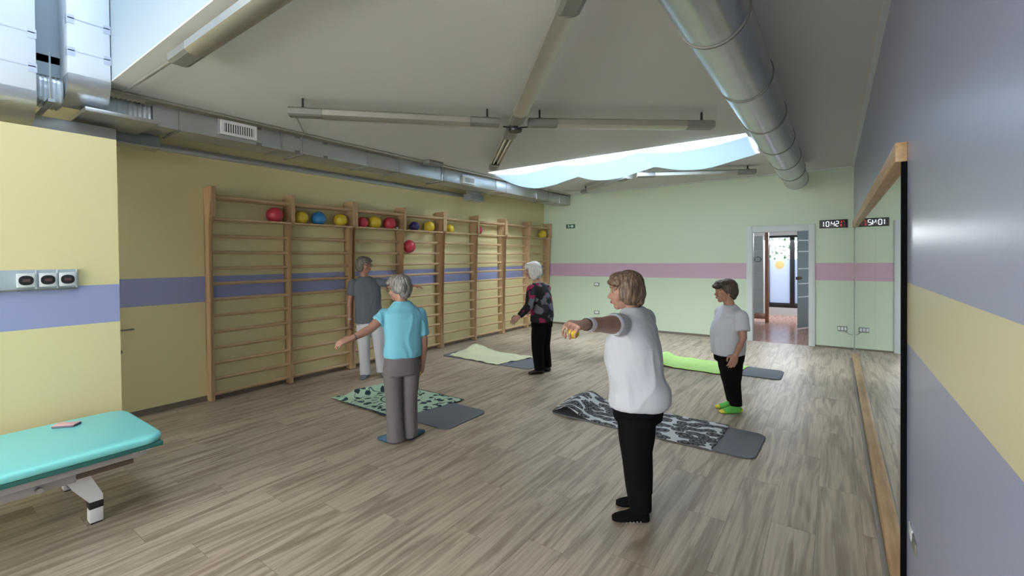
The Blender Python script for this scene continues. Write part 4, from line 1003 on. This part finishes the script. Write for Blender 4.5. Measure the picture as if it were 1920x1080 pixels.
# ---- woman in light blue shirt, back to the viewer ----
T = 118
SK2_ = skin('tan_skin', (.36, .19, .135))
GT = mat('grey_trousers', (.135, .118, .122), .85, bump=.12, bscale=60)
w2 = dict(head=(-.006, .01, 1.386), hyaw=158, hpitch=-8, hs=.98, neck=(.02, .0, 1.262), chest=(0, 0, 0, 0, 0, T), skin=SK2_, seed=4,
 core=[(.80, .02, 0, .13, .10, T), (1.0, .02, 0, .13, .10, T), (1.15, .02, 0, .14, .085, T), (1.21, .02, 0, .09, .07, T)],
 arms=[dict(sh=(-.115, -.045, 1.160), el=(-.225, -.15, 1.045), wr=(-.345, -.265, .985), hd=(-.80, -.45, -.22), pn=(-.2, .3, -1), th=(-.2, .9, .1), curl=.55, r=[.046, .044, .038, .037, .024], sleeve=.50, sr=[.058, .059, .058], hs=1.0),
       dict(sh=(.170, .055, 1.150), el=(.205, .05, .90), wr=(.185, .085, .69), hd=(-.10, .12, -1), pn=(-1, .2, 0), th=(-.1, 1, 0), curl=.8, r=[.046, .044, .038, .036, .024], sleeve=.78, sr=[.056, .057, .056])],
 shirt=[(.775, .020, .0, .162, .125, T), (.83, .022, .0, .166, .130, T), (.93, .030, .0, .160, .125, T), (1.03, .035, .0, .172, .125, T), (1.12, .035, .0, .180, .118, T), (1.17, .033, .0, .172, .100, T), (1.20, .028, .0, .140, .088, T), (1.24, .025, .0, .100, .080, T), (1.272, .022, .0, .066, .062, T)],
 collar=(1.270, .020, .002, .064, .060, T), shirtm=mat('light_blue_cotton', (.17, .48, .60), .85, bump=.12, bscale=50), swr=.007, sws=9,
 pelvis=[(.62, .010, .0, .155, .118, T), (.70, .012, .0, .160, .125, T), (.80, .02, .0, .150, .115, T)],
 legs=[dict(hip=(-.062, -.035, .68), kn=(-.055, -.03, .40), an=(-.045, -.02, .08), cuff=(-.040, -.025, .022), heel=(-.035, -.075), d=(-.80, .58), th=T, tr=[.088, .084, .074, .076, .084]),
       dict(hip=(.088, .035, .68), kn=(.075, .035, .40), an=(.070, .055, .08), cuff=(.068, .045, .03), heel=(.072, .01), d=(.35, .93), th=T, tr=[.088, .080, .068, .068, .074])],
 trm=GT, sockm=mat('blue_pattern_slipper', (.04, .10, .16), .6, var=.9, vscale=45), footname='slipper', ankle_sock=False, brow=(.2, .18, .17))
r2, H2 = person('woman in light blue T-shirt and wide grey trousers, seen from behind', (-3.194, 2.735), w2)
hm2 = hair_mat('grey_hair', (.11, .10, .092), (.33, .315, .29))
hair_obj(r2, H2, [((0, -.026, .045), (.089, .102, .088)), ((0, -.060, .005), (.084, .070, .088)), ((.060, -.025, .020), (.032, .062, .066)), ((-.060, -.025, .020), (.032, .062, .066)), ((0, .035, .080), (.070, .060, .044)), ((.03, .062, .066), (.045, .040, .028)), ((-.03, .062, .066), (.045, .040, .028)), ((0, -.060, -.062), (.060, .042, .035))], hm2, 5)
M_gl = mat('dark_glasses_frame', (.02, .015, .015), .3)
glasses(r2, H2, M_gl)
band(r2, (-.325, -.246, .995), (-.7, -.66, -.3), .029, .010, mat('bracelet', (.12, .09, .09), .4), 'bracelet')
held_ball(r2, (.150, .050, .606), .030, YB_, 'small yellow ball in the lowered hand of the woman in blue')
bm = bmesh.new(); add_ell(bm, H2 @ Vector((.080, -.004, -.044)), (.006, .006, .008)); link('earring', bm_mesh(bm, 'earring', True), mat('pearl', (.8, .78, .72), .2), r2)

# ---- instructor in grey shirt by the wall bars ----
T = -66
w3 = dict(head=(-.055, -.01, 1.575), hyaw=-22, hpitch=-4, hs=1.02, neck=(-.06, .0, 1.42), chest=(0, 0, 0, 0, 0, T), skin=skin('ruddy_skin', (.33, .165, .115)), seed=7,
 core=[(.95, -.01, 0, .12, .09, T), (1.15, -.02, 0, .12, .09, T), (1.32, -.03, 0, .13, .08, T), (1.38, -.04, 0, .085, .065, T)],
 arms=[dict(sh=(-.20, -.055, 1.325), el=(-.245, -.075, 1.04), wr=(-.235, -.10, .80), hd=(.0, -.1, -1), pn=(1, 0, 0), th=(.2, -1, 0), curl=.45, sleeve=.58, sr=[.060, .062, .062], r=[.045, .043, .036, .035, .023]),
       dict(sh=(.115, .06, 1.330), el=(.36, .085, 1.300), wr=(.59, .12, 1.27), hd=(1, .1, -.05), pn=(0, -.2, -1), th=(0, -1, 0), curl=.4, sleeve=.55, sr=[.066, .062, .060], r=[.045, .043, .036, .035, .023])],
 shirt=[(.765, .005, .0, .195, .125, T), (.86, .0, .0, .190, .125, T), (1.0, -.01, .0, .178, .118, T), (1.15, -.015, .0, .178, .122, T), (1.26, -.02, .0, .178, .112, T), (1.34, -.03, .0, .160, .092, T), (1.39, -.045, .0, .105, .075, T), (1.415, -.052, .0, .070, .062, T)],
 collar=(1.413, -.052, .0, .070, .062, T), shirtm=mat('grey_cotton', (.105, .125, .150), .9, bump=.12, bscale=50), swr=.007, sws=8,
 pelvis=[(.68, .02, .0, .160, .115, T), (.76, .015, .0, .165, .12, T), (.86, .01, .0, .150, .11, T)],
 legs=[dict(hip=(-.07, -.03, .74), kn=(-.06, -.06, .42), an=(-.045, -.04, .09), cuff=(-.045, -.045, .045), heel=(-.035, .02), d=(-.05, -1), th=-80, tr=[.100, .094, .080, .074, .078]),
       dict(hip=(.10, .03, .74), kn=(.125, .02, .42), an=(.155, .06, .09), cuff=(.155, .055, .05), heel=(.145, .11), d=(.45, -.85), th=-60, tr=[.100, .092, .076, .070, .074])],
 trm=mat('white_trousers', (.52, .53, .56), .85, bump=.12, bscale=50), sockm=mat('grey_sock', (.16, .17, .21), .8), brow=(.12, .09, .07))
r3, H3 = person('woman in grey T-shirt and white trousers standing at the wall bars', (-5.345, 4.02), w3)
hair_obj(r3, H3, [((0, -.026, .044), (.086, .099, .082)), ((0, -.060, -.005), (.082, .066, .088)), ((.062, -.022, -.015), (.028, .058, .075)), ((-.062, -.022, -.015), (.028, .058, .075)), ((0, .025, .082), (.068, .060, .038)), ((.04, .050, .062), (.036, .040, .026)), ((-.04, .050, .062), (.036, .040, .026))], hair_mat('greyish_brown_hair', (.07, .06, .05), (.20, .17, .14)), 9)
glasses(r3, H3, M_gl)
band(r3, (-.236, -.098, .83), (0, 0, 1), .028, .016, mat('light_band', (.45, .42, .40), .5), 'wristband')

# ---- white-haired woman in patterned sweater ----
T = 142
def sweater():
    m, nt, b = nodes_mat('patterned_knit', .95); tc = nt.nodes.new('ShaderNodeTexCoord'); L = nt.links.new
    no = nt.nodes.new('ShaderNodeTexNoise'); no.inputs['Scale'].default_value = 7; L(tc.outputs['Object'], no.inputs['Vector'])
    a2 = nt.nodes.new('ShaderNodeVectorMath'); a2.operation = 'MULTIPLY_ADD'; a2.inputs[1].default_value = (.12, .12, .12); L(no.outputs['Color'], a2.inputs[0]); L(tc.outputs['Object'], a2.inputs[2])
    vo = nt.nodes.new('ShaderNodeTexVoronoi'); vo.inputs['Scale'].default_value = 12; L(a2.outputs[0], vo.inputs['Vector'])
    cr = nt.nodes.new('ShaderNodeValToRGB'); cr.color_ramp.interpolation = 'CONSTANT'; sp = nt.nodes.new('ShaderNodeSeparateColor'); L(vo.outputs['Color'], sp.inputs[0]); L(sp.outputs[0], cr.inputs[0])
    e = cr.color_ramp.elements; e[0].position = 0; e[0].color = (.008, .008, .011, 1); e[1].position = .40; e[1].color = (.26, .018, .07, 1)
    for p, c in ((.60, (.008, .010, .013, 1)), (.74, (.12, .13, .155, 1)), (.88, (.02, .022, .03, 1))):
        k = e.new(p); k.color = c
    L(cr.outputs[0], b.inputs['Base Color']); return m
w4 = dict(head=(-.070, -.005, 1.475), hyaw=172, hpitch=-10, hs=1.04, neck=(-.01, .0, 1.32), chest=(0, 0, 0, 0, 0, T), skin=SK, seed=11,
 core=[(.85, .04, 0, .12, .10, T), (1.05, .04, 0, .12, .10, T), (1.22, .02, 0, .13, .085, T), (1.28, .0, 0, .085, .065, T)],
 arms=[dict(sh=(-.095, -.10, 1.205), el=(-.135, -.19, .985), wr=(-.285, -.25, .845), hd=(-.75, -.25, -.6), pn=(.2, .9, -.3), th=(-.5, .2, .7), curl=.6, sleeve=1, sr=[.072, .066, .060, .052, .042]),
       dict(sh=(.13, .14, 1.205), el=(.10, .22, .97), wr=(-.04, .28, .87), hd=(-.9, .1, -.3), pn=(.2, -.9, -.3), th=(-.3, .2, .7), curl=.6, sleeve=1, sr=[.072, .064, .058, .050, .042])],
 shirt=[(.745, .045, .0, .150, .160, 155), (.82, .055, .0, .158, .165, 155), (.92, .06, .0, .155, .155, 150), (1.02, .050, .0, .160, .150, 146), (1.12, .040, .0, .165, .135, T), (1.2, .03, .0, .155, .112, T), (1.26, .015, .0, .120, .090, T), (1.30, .0, .0, .072, .066, T)],
 collar=(1.305, -.005, .0, .064, .060, T), collarm=mat('pale_knit', (.35, .30, .32), .9), shirtm=sweater(), top='sweater', swr=.005, sws=8,
 pelvis=[(.66, .05, .0, .138, .150, 158), (.74, .055, .0, .140, .155, 158), (.84, .055, .0, .130, .14, 158)],
 legs=[dict(hip=(.015, -.06, .70), kn=(-.015, -.07, .38), an=(.02, -.05, .09), cuff=(.015, -.055, .06), heel=(.075, -.03), d=(-1, -.12), th=175, tr=[.104, .098, .082, .076, .070]),
       dict(hip=(.095, .06, .70), kn=(.09, .06, .38), an=(.135, .09, .09), cuff=(.13, .085, .07), heel=(.185, .10), d=(-1, .05), th=170, tr=[.104, .092, .076, .070, .062])],
 trm=M_blk, sockm=mat('black_slipper', (.012, .012, .014), .35), footname='slipper', ankle_sock=True)
r4, H4 = person('white-haired woman in dark pink-patterned sweater and black trousers', (-3.455, 5.505), w4)
hair_obj(r4, H4, [((0, -.022, .040), (.090, .103, .086)), ((0, -.055, -.020), (.088, .070, .100)), ((.064, -.010, -.030), (.030, .066, .095)), ((-.064, -.010, -.030), (.030, .066, .095)), ((0, .035, .078), (.072, .062, .042)), ((.03, .066, .062), (.048, .036, .030)), ((-.03, .066, .062), (.048, .036, .030))], hair_mat('white_hair', (.40, .40, .38), (.72, .72, .69)), 13)

# ---- short-haired woman in white T-shirt, far right ----
T = 172
w5 = dict(head=(-.025, .0, 1.278), hyaw=178, hpitch=-4, hs=1.02, neck=(.015, .0, 1.14), chest=(0, 0, 0, 0, 0, T), skin=SK2_, seed=17,
 core=[(.70, .0, 0, .13, .13, T), (.90, .0, 0, .13, .12, T), (1.04, .01, 0, .14, .09, T), (1.10, .01, 0, .085, .07, T)],
 arms=[dict(sh=(.050, -.165, 1.035), el=(.045, -.225, .815), wr=(-.035, -.235, .650), hd=(-.35, .0, -.94), pn=(.2, 1, 0), th=(-1, .1, -.2), curl=.45, sleeve=.66, sr=[.066, .072, .074], r=[.050, .047, .038, .036, .024]),
       dict(sh=(.02, .165, 1.035), el=(.0, .215, .80), wr=(.05, .20, .63), hd=(.1, .0, -1), pn=(.2, -1, 0), th=(-1, 0, 0), curl=.45, sleeve=.70, sr=[.074, .070, .068], r=[.048, .045, .038, .036, .024])],
 shirt=[(.615, .0, .0, .155, .150, T), (.67, .0, .0, .162, .160, T), (.76, .0, .0, .162, .164, T), (.84, -.008, .0, .163, .162, T), (.92, .0, .0, .170, .150, T), (1.0, .012, .0, .172, .130, T), (1.06, .025, .0, .150, .110, T), (1.10, .025, .0, .105, .085, T), (1.13, .020, .0, .070, .066, T)],
 collar=(1.132, .018, .0, .066, .062, T), shirtm=WT, swr=.008, sws=9,
 pelvis=[(.54, .01, .0, .140, .140, T), (.62, .01, .0, .145, .148, T), (.72, .0, .0, .13, .14, T)],
 legs=[dict(hip=(.0, -.07, .58), kn=(.01, -.07, .33), an=(.055, -.065, .085), cuff=(.048, -.07, .08), heel=(.115, -.06), d=(-1, -.02), th=176, tr=[.108, .098, .078, .068, .056]),
       dict(hip=(.03, .07, .58), kn=(.045, .07, .33), an=(.085, .07, .085), cuff=(.08, .07, .085), heel=(.14, .075), d=(-1, .08), th=176, tr=[.105, .092, .074, .064, .054])],
 trm=M_blk, sockm=mat('green_sock', (.10, .42, .07), .85, var=.25, vscale=30), brow=(.05, .04, .03))
r5, H5 = person('short-haired woman in white T-shirt with bright green socks', (-.92, 5.266), w5)
hair_obj(r5, H5, [((0, -.026, .045), (.088, .100, .088)), ((0, -.060, .005), (.080, .066, .090)), ((.062, -.030, .018), (.028, .055, .058)), ((-.062, -.030, .018), (.028, .055, .058)), ((0, .038, .080), (.068, .064, .044)), ((.02, .085, .060), (.045, .036, .024)), ((-.02, .085, .060), (.045, .036, .024)), ((0, -.066, -.06), (.050, .036, .035))], hair_mat('dark_brown_hair', (.022, .013, .009), (.085, .055, .035)), 21)
for l in w5['legs']:
    d = Vector((l['d'][0], l['d'][1], 0)).normalized(); X = Vector((l['heel'][0], l['heel'][1], 0)); s_ = Vector((-d.y, d.x, 0)); z = Vector((0, 0, 1))
    bm = bmesh.new(); add_loft(bm, [(X+d*.196+z*.020, s_*.0435, z*.0205), (X+d*.212+z*.017, s_*.038, z*.0185), (X+d*.232+z*.014, s_*.026, z*.0135), (X+d*.237+z*.013, s_*.012, z*.006)], 16); link('yellow_toe', bm_mesh(bm, 'yellow_toe', True), mat('yellow_sock_part', (.55, .50, .05), .85), r5)
    bm = bmesh.new(); add_ell(bm, X+d*.016+z*.028, (.026, .031, .028)); link('yellow_heel', bm_mesh(bm, 'yellow_heel', True), mat('yellow_sock_part', (.55, .50, .05), .85), r5)
